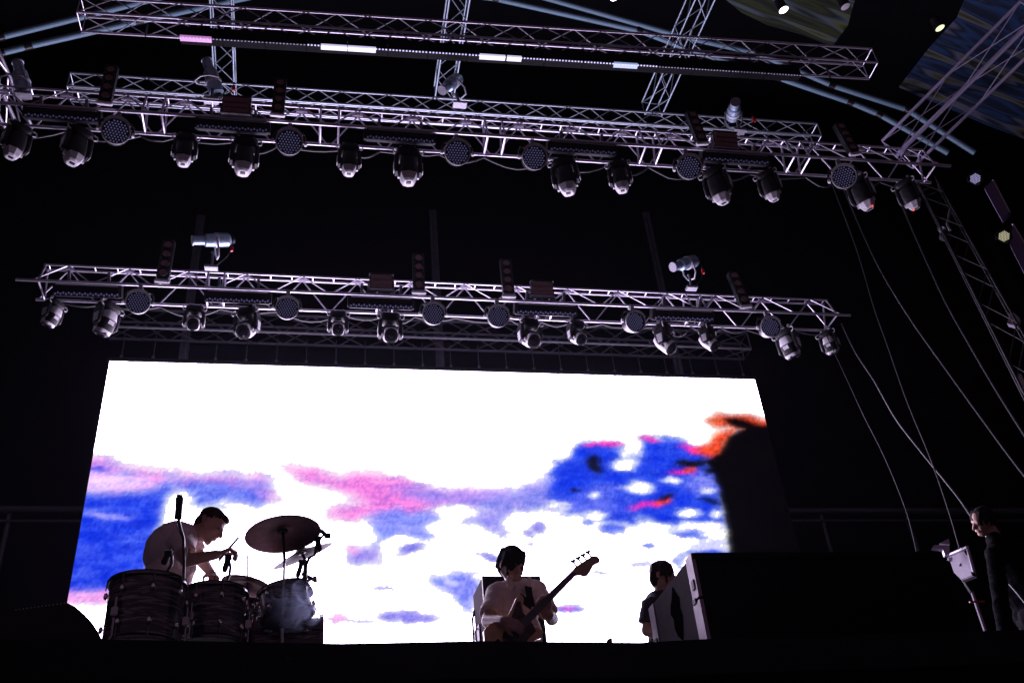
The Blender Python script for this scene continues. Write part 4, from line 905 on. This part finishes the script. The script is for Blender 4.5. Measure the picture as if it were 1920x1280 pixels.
for s in (-1, 1):
    c0 = nk+V3((s*.03, -.125, -.03))-org; MB().prism([(0, 0), (s*.055, .055), (s*.06, .01), (s*.028, -.055)], c0, (1, 0, 0), (0, -.35, .94), (0, -1, -.3), .010).build('collar', shirtB, T)
MB().box(ch+V3((0, -.142, -.02))-org, (.030, .006, .26)).build('placket', shirtB, T)
for i in range(3): MB().ell(ch+V3((0, -.147, .06-.09*i))-org, (.006, .004, .006)).build('button', CASTG, T)
tr_ = MB(); tr_.ell(hip-V3((0, 0, .03)), (.185, .135, .15))
for h_, k_, a_ in zip(hips, kn, an): tr_.cap(h_, k_, .10, .075); tr_.cap(k_, a_, .075, .06)
tr_.v = [tuple(V3(v)-org) for v in tr_.v]; remesh(tr_, 'trousers', trous, T, .012, 2)
hairdo(hc-org, Fh, Uh, 1.0, T, HAIR, 'full'); eyes(lambda s, f, u: P(s, f, u)-org, T)
# bass guitar
WOOD = mat('amber_wood', (.80, .42, .20), .3, 0, .2, 12, coat=.5); MAPLE = mat('maple_neck', (.55, .33, .24), .4, 0, .15, 20); ROSE = mat('dark_fretboard', (.05, .03, .028), .5, 0, .3, 30); PGD = mat('dark_pickguard', (.05, .022, .02), .25, 0, .3, 20)
G = thing('bass_guitar', 'amber electric bass guitar with dark pickguard held by the bass player', 'guitar', brg)
B2 = [(-.10, .02), (-.095, .10), (-.05, .155), (.02, .165), (.09, .135), (.15, .115), (.22, .135), (.30, .165), (.345, .155), (.34, .125), (.29, .085), (.265, .045), (.265, -.035), (.25, -.075), (.275, -.115), (.275, -.145), (.235, -.16), (.17, -.135), (.10, -.135), (.03, -.17), (-.04, -.165), (-.085, -.12), (-.10, -.05)]
sc = lambda L, o_=0.: [((a+o_)*kk, b_*kk) for a, b_ in L]
BC = MB().prism(sc(B2, .10), (0, 0, 0), ax, lat, nr, .042, .05).build('guitar_body', WOOD, G)
MB().prism(sc([(.02, .04), (.10, .06), (.19, .10), (.28, .14), (.30, .125), (.255, .06), (.25, -.05), (.235, -.10), (.16, -.10), (.10, -.11), (.02, -.13), (-.03, -.10), (-.02, -.03)], .10), nr*.0225, ax, lat, nr, .004).build('pickguard', PGD, G, smooth=False)
for x in (.07, .15): MB().box((0, 0, 0), (.028*kk, .10*kk, .014), Matrix((ax, lat, nr)).transposed()).build('pickup', BLACK, G, ax*x*kk+nr*.028)
MB().box((0, 0, 0), (.04*kk, .085*kk, .018), Matrix((ax, lat, nr)).transposed()).build('bridge', CHROME, G, nr*.028)
MB().prism([(.24*kk, .031*kk), (SL, .022*kk), (SL, -.022*kk), (.24*kk, -.031*kk)], nr*.028, ax, lat, nr, .022, .0).build('neck', MAPLE, G, smooth=False)
MB().prism([(.235*kk, .030*kk), (SL, .0215*kk), (SL, -.0215*kk), (.235*kk, -.030*kk)], nr*.0415, ax, lat, nr, .005, .0).build('fretboard', ROSE, G, smooth=False)
for i in range(1, 21):
    x = SL*(1-2**(-i/12)); x = SL-x
    MB().box((0, 0, 0), (.0022, .05*kk, .003), Matrix((ax, lat, nr)).transposed()).build('fret', CHROME, G, ax*x+nr*.045)
HS = [(0, .022), (.02, .030), (.035, .036), (.20, .048), (.235, .030), (.24, .0), (.225, -.018), (.17, -.016), (.12, -.045), (.085, -.062), (.06, -.058), (.035, -.034), (0, -.022)]
hs_dir = (ax*.965+lat*-.26).normalized(); hs_lat = (lat-hs_dir*lat.dot(hs_dir)).normalized()
MB().prism(sc(HS), nut-brg+nr*.024, hs_dir, hs_lat, nr, .016).build('headstock', MAPLE, G, smooth=False)
for i in range(4):
    q = nut-brg+nr*.024+hs_dir*((.045+.048*i)*kk)+hs_lat*((.038+.003*i)*kk)
    k_ = MB().tube(q, q+hs_lat*.028, .006, n=6).build('tuner', BLKM, G); MB().prism([(-.006, 0), (.006, 0), (.020, .012), (.015, .028), (0, .020), (-.015, .028), (-.020, .012)], q+hs_lat*.026, hs_dir, hs_lat, nr, .006).build('tuner_key', BLKM, k_)
for i in range(4):
    a = (-.028+.0187*i)*kk; b_ = (-.015+.010*i)*kk; bar('string', lat*a+nr*.048, ax*SL+lat*b_+nr*.049, .0012, CHROME, G, (0, 0, 0), 5)
S1 = brg+ax*(.43*kk)+lat*(.15*kk)+nr*.0; sw = [S1, J(997, 1136, yb-.27), J(993, 1118, yb-.21), J(991, 1105, yb-.12), J(991, 1095, yb-.02), J(991, 1092, yb+.07), J(985, 1108, yb+.20), J(960, 1170, yb+.22), J(930, 1215, yb+.05), brg-ax*.09]
mbs = MB()
for i in range(len(sw)-1):
    a, b_ = sw[i]-brg, sw[i+1]-brg; d = (b_-a).normalized(); w_ = d.cross(nr).normalized()*.026; n2 = d.cross(w_).normalized()*.002
    mbs.add([a-w_-n2, a+w_-n2, a+w_+n2, a-w_+n2, b_-w_-n2, b_+w_-n2, b_+w_+n2, b_-w_+n2], [(0, 1, 5, 4), (1, 2, 6, 5), (2, 3, 7, 6), (3, 0, 4, 7), (0, 3, 2, 1), (4, 5, 6, 7)])
mbs.build('strap', SHADE, G)
# ================================================================== ROAD CASE, KEYBOARD PLAYER
zt_ = .86
n0 = at(1297, 1037, z=zt_); f0 = at(1218, 1137, z=zt_); xr = at(1755, 1037, z=zt_).x
cx0 = n0.x; yn = n0.y; yf = f0.y; sk_ = f0.x-n0.x
T = thing('road_case', 'big black case with pale metal corner strips in front of the keyboard player', 'case', (cx0, yn, 0)); dd = yf-yn; LW = xr-cx0
FLATB = mat('flat_black', (.003, .003, .003), 1, spec=0); CASEG = mat('case_side', (.065, .052, .065), .9, 0, .25, 9, spec=.08); STRIP = mat('pale_strip', (.34, .27, .34), .45, .1, .1, 14)
bx = lambda x0, x1, y0, y1, z0, z1: MB().add([(x0+sk_*y0/dd, y0, z0), (x1+sk_*y0/dd, y0, z0), (x1+sk_*y1/dd, y1, z0), (x0+sk_*y1/dd, y1, z0), (x0+sk_*y0/dd, y0, z1), (x1+sk_*y0/dd, y0, z1), (x1+sk_*y1/dd, y1, z1), (x0+sk_*y1/dd, y1, z1)], [(3, 2, 1, 0), (4, 5, 6, 7), (0, 1, 5, 4), (1, 2, 6, 5), (2, 3, 7, 6), (3, 0, 4, 7)])
bx(.01, LW, 0, dd, 0.0, zt_).build('case_body', SHADE, T, smooth=False)
bx(-.004, .012, .10, dd-.09, .03, zt_-.012).build('side_panel', CASEG, T, smooth=False)
bx(-.008, .012, -.004, .095, 0.02, .62).build('corner_strip', STRIP, T, smooth=False); bx(-.008, .012, -.004, .085, .635, zt_).build('corner_strip', STRIP, T, smooth=False)
bx(-.008, .012, dd-.085, dd+.004, .02, zt_-.01).build('corner_strip', STRIP, T, smooth=False)
bx(-.014, 0, .02, .05, .68, .73).build('latch', BLACK, T, smooth=False); bx(-.014, 0, .04, .08, .615, .64).build('latch', BLACK, T, smooth=False); bx(-.014, 0, dd-.06, dd-.02, .60, .66).build('latch', BLACK, T, smooth=False)
em2 = [(.43, .06), (.49, .14), (.53, .26), (.52, .38), (.56, .46), (.53, .56), (.48, .63), (.44, .74), (.40, .64), (.36, .55), (.38, .44), (.36, .32), (.39, .18)]
MB().add([(-.009+sk_*u_, u_*dd, .50+v_*.42) for u_, v_ in em2]+[(.0+sk_*u_, u_*dd, .50+v_*.42) for u_, v_ in em2], [tuple(range(13)), tuple(range(25, 12, -1))]+[(i, (i+1) % 13, (i+1) % 13+13, i+13) for i in range(13)]).build('dark_emblem', FLATB, T, smooth=False)
bx(-.012, 0, dd*.66, dd*.80, .10, .46).build('recessed_handle', FLATB, T, smooth=False)
bx(.0, LW, -.01, 0, zt_-.03, zt_).build('front_edge', SHADE, T, smooth=False)
yk = 7.0
hc = J(1243, 1079, yk); Fh = V3((.72, -.66, -.15)); Uh = V3((.08, -.08, 1)); fx = J(1240, 1120, yk).x
T = thing('person', 'keyboard player in a dark T-shirt, half hidden behind the black case', 'person', (fx, yk, 0)); org = T.location.copy()
mb = MB(); P = head(mb, hc, Fh, Uh, .92)
nk = J(1243, 1118, yk+.04); ch = J(1244, 1150, yk+.04); hip = V3((fx, yk+.04, .95))
shR, elR, wrR = J(1220, 1135, yk-.08), J(1213, 1182, yk-.05), V3((fx+.02, yk-.38, 1.05)); shL, elL, wrL = J(1276, 1130, yk+.10), J(1286, 1180, yk), V3((fx+.22, yk-.33, 1.05))
mb.cap(hc+V3((-.02, .03, -.04)), nk, .055, .06)
def tor(g=0, mb=mb):
    A = frame((.5, -1, 0), (0, 0, 1))
    mb.ell(hip, (.165+g, .12+g, .14+g), A, 16, 10); mb.ell(hip.lerp(ch, .5), (.155+g, .115+g, .20+g), A, 16, 10); mb.ell(ch, (.165+g, .115+g, .17+g), A, 16, 10); mb.cap(shR, shL, .06+g); mb.cap(nk, shR, .045+g, .05+g); mb.cap(nk, shL, .045+g, .05+g)
tor(-.012); limb(mb, shR, elR, wrR, (.05, .042, .028)); limb(mb, shL, elL, wrL, (.05, .042, .028)); hand(mb, wrR, (.2, -1, -.1), (0, 0, 1), .3, .95, 1); hand(mb, wrL, (.2, -1, -.1), (0, 0, 1), .3, .95, -1)
hips = [hip+V3((-.09, 0, -.05)), hip+V3((.09, 0, -.05))]; kn = [V3((fx-.10, yk, .5)), V3((fx+.11, yk, .5))]; an = [V3((fx-.11, yk+.02, .09)), V3((fx+.12, yk+.02, .09))]
legs(mb, hips, kn, an, [V3((a.x+.03, yk-.14, .04)) for a in an]); mb.v = [tuple(V3(v)-org) for v in mb.v]; remesh(mb, 'body', SKIN, T, .0075, 3)
sh = MB(); tor(.012, sh)
for a, b_ in ((shR, elR), (shL, elL)): sh.cap(a, a.lerp(b_, .35), .07, .068); sh.tube(a.lerp(b_, .2), a.lerp(b_, .72), .068, .072, 14)
sh.v = [tuple(V3(v)-org) for v in sh.v]; remesh(sh, 'tee_shirt', mat('dark_tee', (.035, .03, .045), .85, 0, .2, 25, .3), T, .009, 2, fold=.009)
tr_ = MB(); tr_.ell(hip-V3((0, 0, .03)), (.175, .13, .15))
for h_, k_, a_ in zip(hips, kn, an): tr_.cap(h_, k_, .10, .072); tr_.cap(k_, a_, .072, .058)
tr_.v = [tuple(V3(v)-org) for v in tr_.v]; remesh(tr_, 'trousers', trous, T, .012, 2)
hairdo(hc-org, Fh, Uh, .92, T, HAIRB, 'full'); eyes(lambda s, f, u: P(s, f, u)-org, T, .92)
# keyboard on a stand in front of him, behind the case
T = thing('keyboard', 'black stage keyboard on a folding stand hidden behind the black case', 'keyboard', (fx+.12, yk-.45, 0))
MB().box((0, 0, .96), (1.0, .28, .09)).build('keyboard_body', BLACK, T, bevel=.01); MB().box((0, .06, 1.012), (.92, .13, .012)).build('key_bed', CASTG, T, smooth=False)
for s in (-1, 1): MB().path([(s*.4, 0, .02), (-s*.4, 0, .91)], .014).build('stand_leg', BLKM, T)
# ================================================================== TECHNICIAN AND STAND AT THE SIDE
yt_ = 6.9
hc = J(1842, 977, yt_); F0 = -RT*.86-UP*.30-FW*.25; U0 = UP*.88-RT*.32+RT*.0; fx = J(1880, 1040, yt_).x
T = thing('person', 'person in dark clothes at the side of the stage, face lit pink, looking down', 'person', (fx, yt_, 0)); org = T.location.copy()
mb = MB(); P = head(mb, hc, F0, U0, .93)
nk = J(1866, 1010, yt_+.03); ch = J(1896, 1058, yt_+.03); hz = ch.z-.42; hip = V3((ch.x+.06, yt_+.05, hz))
shR, elR = J(1866, 1040, yt_-.14), J(1876, 1130, yt_-.22); wrR = J(1890, 1222, yt_-.25); shL, elL, wrL = J(1925, 1030, yt_+.16), J(1945, 1110, yt_+.1), J(1925, 1222, yt_-.05)
mb.cap(hc-F0*.03-U0*.04, nk, .056, .062)
def tor(g=0, mb=mb):
    A = frame((-.9, -.3, -.1), ch-hip)
    mb.ell(hip, (.165+g, .12+g, .14+g), A, 16, 10); mb.ell(hip.lerp(ch, .5), (.155+g, .115+g, .22+g), A, 16, 10); mb.ell(ch, (.17+g, .12+g, .18+g), A, 16, 10); mb.cap(shR, shL, .062+g); mb.cap(nk, shR, .045+g, .05+g); mb.cap(nk, shL, .045+g, .05+g)
tor(-.012); limb(mb, shR, elR, wrR, (.052, .044, .03)); limb(mb, shL, elL, wrL, (.052, .044, .03)); hand(mb, wrR, (-.2, -.2, -1), (0, -.9, .2), .5, .95, 1); hand(mb, wrL, (-.2, -.3, -1), (0, 0, 1), .5, .95, -1)
ks = hz/.98; hips = [hip+V3((0, -.09, -.05)), hip+V3((0, .09, -.05))]; kn = [V3((hip.x-.03, yt_-.05, hz*.52)), V3((hip.x+.0, yt_+.16, hz*.52))]; an = [V3((hip.x, yt_-.06, .09)), V3((hip.x+.03, yt_+.17, .09))]
legs(mb, hips, kn, an, [V3((a.x-.15, a.y, .04)) for a in an]); mb.v = [tuple(V3(v)-org) for v in mb.v]; remesh(mb, 'body', SKIN, T, .0075, 3)
DJ = mat('black_jacket', (.0025, .0025, .004), .95, 0, .4, 25, .4, spec=.05)
sh = MB(); tor(.014, sh)
for a, b_, c_ in ((shR, elR, wrR), (shL, elL, wrL)): sh.cap(a, b_, .07, .058); sh.tube(b_, b_.lerp(c_, .9), .056, .044, 14)
sh.cap(nk-V3((.02, .02, .02)), nk+V3((.02, .02, -.02)), .072)
sh.v = [tuple(V3(v)-org) for v in sh.v]; remesh(sh, 'jacket', DJ, T, .009, 2, fold=.012)
tr_ = MB(); tr_.ell(hip-V3((0, 0, .03)), (.15, .175, .15))
for h_, k_, a_ in zip(hips, kn, an): tr_.cap(h_, k_, .10, .072); tr_.cap(k_, a_, .072, .058)
tr_.v = [tuple(V3(v)-org) for v in tr_.v]; remesh(tr_, 'trousers', trous, T, .012, 2)
hairdo(hc-org-F0*.012, F0, U0, .90, T, HAIR, 'full'); eyes(lambda s, f, u: P(s, f, u)-org, T, .93)
# pale box on a pole with a bent bracket
ys = 6.2
LIL = mat('lilac_grey_metal', (.55, .48, .58), .4, .2, .12, 18)
b0 = J(1850, 1190, ys); T = thing('stand_mounted_box', 'pale grey box on a slanting pole beside the person at the side', 'stand', (b0.x, ys, 0)); org = T.location.copy()
Q = [J(q[0], q[1], ys+(1800-q[0])*.009)-org for q in ((1778, 1043), (1813, 1026), (1827, 1078), (1803, 1087), (1788, 1072))]
dp = V3((.06, .05, .0)); nn = len(Q)
MB().add(Q+[q_+dp for q_ in Q], [tuple(range(nn)), tuple(range(2*nn-1, nn-1, -1))]+[(i, (i+1) % nn, (i+1) % nn+nn, i+nn) for i in range(nn)]).build('box_body', mat('lilac_box', (.13, .105, .15), .6, .1, .15, 12), T, smooth=False, bevel=.006)
for a, b_, nm in (((1777, 1041), (1814, 1025), 'top_rail'), ((1815, 1030), (1827, 1074), 'side_rail')): MB().tube(J(*a, ys-.01+(1800-a[0])*.009)-org, J(*b_, ys-.01+(1800-b_[0])*.009)-org, .011).build(nm, LIL, T)
MB().tube(J(1800, 1060, ys-.02)-org, J(1807, 1050, ys-.02)-org, .006).build('slot', BLACK, T)
for q in ((1781, 1048), (1825, 1075), (1812, 1035)): MB().ell(J(*q, ys-.015+(1800-q[0])*.009)-org, (.016, .012, .018)).build('knob', BLACK if q[0] > 1800 else CASTG, T)
MB().path([J(1822, 1108, ys)-org, J(1850, 1190, ys)-org, V3((.16, 0, .02))], .0125).build('pole', LIL, T); MB().path([J(1803, 1080, ys+.05)-org, J(1822, 1110, ys)-org], .016).build('upper_pole', BLKM, T)
for k in range(3): MB().path([(.14, 0, .2), (.14+.3*math.cos(2.1*k), .3*math.sin(2.1*k), .02)], .010).build('leg', BLKM, T)
MB().tube(J(1818, 1128, ys-.01)-org, J(1846, 1127, ys-.01)-org, .007).build('cross_bar', RED, T)
S2 = [J(*q, ys)-org for q in ((1748, 1026), (1752, 1021), (1780, 1022), (1781, 1038), (1772, 1040), (1768, 1029))]
nn = len(S2); MB().add(S2+[q_+V3((.02, .05, 0)) for q_ in S2], [tuple(range(nn)), tuple(range(2*nn-1, nn-1, -1))]+[(i, (i+1) % nn, (i+1) % nn+nn, i+nn) for i in range(nn)]).build('bent_bracket', LIL, T, smooth=False)
S2 = [J(*q, ys)-org for q in ((1762, 1018), (1779, 1009), (1781, 1020))]; nn = 3
MB().add(S2+[q_+V3((.02, .05, 0)) for q_ in S2], [tuple(range(nn)), tuple(range(2*nn-1, nn-1, -1))]+[(i, (i+1) % nn, (i+1) % nn+nn, i+nn) for i in range(nn)]).build('bracket_fin', LIL, T, smooth=False)
# ================================================================== SMALL THINGS
# covered stage monitor on the left: rounded hood
ym = 4.6; prof = [(-60, 1160), (0, 1146), (60, 1136), (125, 1128), (140, 1135), (158, 1150), (174, 1168), (184, 1184), (192, 1200), (196, 1230), (-60, 1230)]
Q = [at(a, b_, y=ym) for a, b_ in prof]; o0 = V3((Q[3].x-.3, ym, 0)); zf = 0.0
pts = [(q_.x-o0.x, q_.z) for q_ in Q[:9]]+[(Q[9].x-o0.x, 0), (Q[10].x-o0.x, 0)]
T = thing('covered_monitor', 'rounded black covered floor speaker at the stage edge beside the drum kit', 'speaker', o0)
MB().prism(pts, (0, .3, 0), (1, 0, 0), (0, 0, 1), (0, 1, 0), .6).build('cover', mat('black_cover', (.006, .006, .008), .7, 0, .3, 8, .2), T, smooth=False, bevel=.01)
stt = MB()
for i in range(14):
    q_ = at(30+7*i, 1141-.95*i, y=ym-.002)-o0; stt.ell(q_+V3((0, 0, -.004)), (.003, .003, .003), None, 6, 4)
tag(stt.build('seam_studs', CASTG, T), kind='stuff')
tag(MB().ell((0, 0, 0), (.012, .011, .011)).ell((.004, 0, .006), (.008, .008, .008)).build('foam_ball', mat('brown_foam', (.20, .06, .03), .7, 0, .3, 30, .3), None, at(1143, 1202, y=3.6)), 'small reddish brown foam ball peeking over the stage edge beside the bass player', 'ball')
FB = bpy.data.objects['foam_ball']; sp_ = thing('gooseneck_stand', 'thin black gooseneck holding the small brown foam ball at the stage edge', 'stand', (FB.location.x, 3.6, 0)); MB().path([(0, 0, 0), (.01, 0, FB.location.z*.5), (0, 0, FB.location.z-.02)], .008).build('gooseneck', BLACK, sp_); MB().lathe([(.07, 0), (.07, .012), (.02, .02)]).build('base_disc', BLACK, sp_)
# hanging cables at the right side
CBL = mat('grey_cable', (.022, .021, .028), .5, 0, .3, 12)
def cable(label, pxs, y0, y1, r):
    n_ = len(pxs); P = [at(a, b_, y=y0+(y1-y0)*i/(n_-1)) for i, (a, b_) in enumerate(pxs)]
    Q = []
    for i in range(n_-1):
        for k in range(6):
            t = k/6; p_1 = P[max(0, i-1)]; a, b_ = P[i], P[i+1]; p2 = P[min(n_-1, i+2)]
            Q.append(.5*((2*a)+(b_-p_1)*t+(2*p_1-5*a+4*b_-p2)*t*t+(3*a-p_1-3*b_+p2)*t**3))
    Q.append(P[-1]); o = Q[0].copy(); return tag(MB().path([q_-o for q_ in Q], r).build('hanging_cable', CBL, None, o), label, 'cable')
cable('long grey cable slanting down from the end of the upper lighting truss', [(1575, 338), (1612, 425), (1650, 505), (1705, 595), (1765, 680), (1830, 770), (1900, 865), (1960, 940)], 8.0, 6.0, .008)
cable('grey cable hanging from the upper truss nearest the side tower', [(1692, 388), (1735, 485), (1775, 570), (1820, 650), (1870, 735), (1930, 830)], 8.0, 6.5, .010)
cable('faint thin cable dropping behind the long slanting cable', [(1560, 345), (1600, 450), (1618, 505), (1640, 580), (1665, 650), (1700, 750), (1745, 860), (1778, 955), (1800, 1030)], 8.0, 7.6, .007)
cable('knotted grey rope between the lower truss end and the person at the side', [(1578, 606), (1604, 660), (1640, 715), (1680, 785), (1730, 850), (1775, 905), (1806, 945), (1835, 990)], 10.1, 7.4, .011)
cable('short faint cable under the last moving head of the lower truss', [(1548, 625), (1568, 668), (1590, 715), (1620, 780), (1660, 860), (1700, 960), (1720, 1040)], 10.4, 9.6, .006)
cable('thin red cable beside the person at the side', [(1893, 1095), (1908, 1112), (1930, 1140)], 6.3, 6.1, .008)
# side tower with round LED pars
P0, P1 = at(1742, 350, y=7.8), at(1960, 760, y=5.6)
box_truss('tower_truss', 'dark slanting truss descending at the side of the stage behind the round lamps', P0, P1, .20, .6, .009, .005, mat('dark_aluminium', (.010, .010, .012), .6, .2, .2, 20))
PAN = mat('lilac_panel', (.16, .13, .24), .55, .1, .25, 7)
for i, (qd, lab) in enumerate([(((1845, 352), (1862, 338), (1893, 398), (1878, 412)), 'slanting lilac grey panel between the two round side lamps'), (((1893, 458), (1899, 420), (1950, 505), (1945, 560)), 'larger slanting lilac grey panel below the round side lamps'), (((1905, 705), (1914, 700), (1932, 735), (1926, 748)), 'small pale slat low on the side tower'), (((1888, 606), (1896, 582), (1912, 596), (1908, 612)), 'small pale bracket plate halfway down the side tower')]):
    Q = [at(*q_, y=6.4) for q_ in qd]; o = Q[0]; T = thing('tower_plate', lab, 'panel', o)
    Q = [q_-o for q_ in Q]; dp = V3((.05, .05, 0))
    MB().add(Q+[q_+dp for q_ in Q], [(0, 1, 2, 3), (7, 6, 5, 4), (0, 1, 5, 4), (1, 2, 6, 5), (2, 3, 7, 6), (3, 0, 4, 7)]).build('plate', PAN if i < 2 else LIL, T, smooth=False)
    if i < 2: MB().tube(Q[1], Q[2], .010).build('edge_rail', LIL, T)
def small_par(px, py, lab, emc):
    p = at(px, py, y=6.3); T = thing('led_par', lab, 'stage light', p, 'round led pars on the side tower'); d = (CAM-p).normalized(); d = (d+V3((-.35, -.1, 0))).normalized()
    MB().lathe([(.045, -.11), (.06, -.09), (.062, 0), (.062, .012), (.054, .012), (.052, .0)], (0, 0, 0), d, 24).build('can', BLACK, T)
    e1 = d.cross(V3((0, 0, 1))).normalized(); e2 = d.cross(e1); q = MB()
    for i in range(-3, 4):
        for j in range(-3, 4):
            a, b_ = .0155*(i+.5*(j % 2)), .0135*j
            if math.hypot(a, b_) < .049: q.lathe([(.0058, .002), (.005, .010), (.002, .012)], e1*a+e2*b_, d, 6)
    tag(q.build('led_lenses', emc, T), kind='stuff')
    MB().path([e1*.07, e1*.075-d*.05+V3((0, 0, .08)), -e1*.075-d*.05+V3((0, 0, .08)), -e1*.07], .006).build('yoke', BLACK, T)
small_par(1829, 335, 'round LED par with lilac lenses on the side tower', mat('lilac_led', (.6, .6, .8), .3, emis=(.6, .55, 1.), es=.45))
small_par(1883, 443, 'round LED par with yellowish lenses on the side tower', mat('yellow_led', (.7, .7, .5), .3, emis=(1., .95, .6), es=.45))
# bundle of hanging hardware near the tower head
T = thing('chain_hoist', 'dark chain hoist and coiled cables hanging at the head of the side tower', 'hoist', at(1772, 425, y=7.4)); o = T.location
MB().path([at(1783, 390, y=7.4)-o, at(1776, 420, y=7.4)-o, at(1782, 432, y=7.4)-o], .016).build('hook_cable', STEEL, T)
MB().lathe([(.05, -.05), (.065, -.02), (.065, .03), (.04, .06)], at(1773, 443, y=7.4)-o, (.3, -.5, .6), 14).build('hoist_body', DKG, T)
for k in range(3): MB().path([at(1764+3*k, 430, y=7.38)-o+V3((.03*math.cos(a), 0, .05*math.sin(a))) for a in [i*.7 for i in range(10)]], .006).build('cable_coil', STEEL, T)
for i, (px, py) in enumerate([(1636, 386), (1713, 394)]):
    p = at(px, py, y=7.85); tag(MB().ell((0, 0, 0), (.012, .012, .012)).build('indicator_lamp', mat('red_lit', (.5, .05, .03), .4, emis=(1, .08, .05), es=1.5), None, p), ['tiny red indicator light on the eleventh moving head of the upper truss', 'tiny red indicator light on the last moving head of the upper truss'][i], 'light')
# ================================================================== HAZE
hz_ = MB().box((0, 0, 5.3), (64, 64, 18)).build('haze', BLACK, None, smooth=False); tag(hz_, kind='stuff')
HM = bpy.data.materials.new('stage_haze'); HM.use_nodes = True; nt = HM.node_tree; nt.nodes.clear()
out = nt.nodes.new('ShaderNodeOutputMaterial'); pv = nt.nodes.new('ShaderNodeVolumePrincipled'); pv.inputs['Color'].default_value = (.78, .76, 1., 1); pv.inputs['Density'].default_value = .00014; pv.inputs['Anisotropy'].default_value = .82
nt.links.new(pv.outputs[0], out.inputs['Volume']); hz_.data.materials.clear(); hz_.data.materials.append(HM)
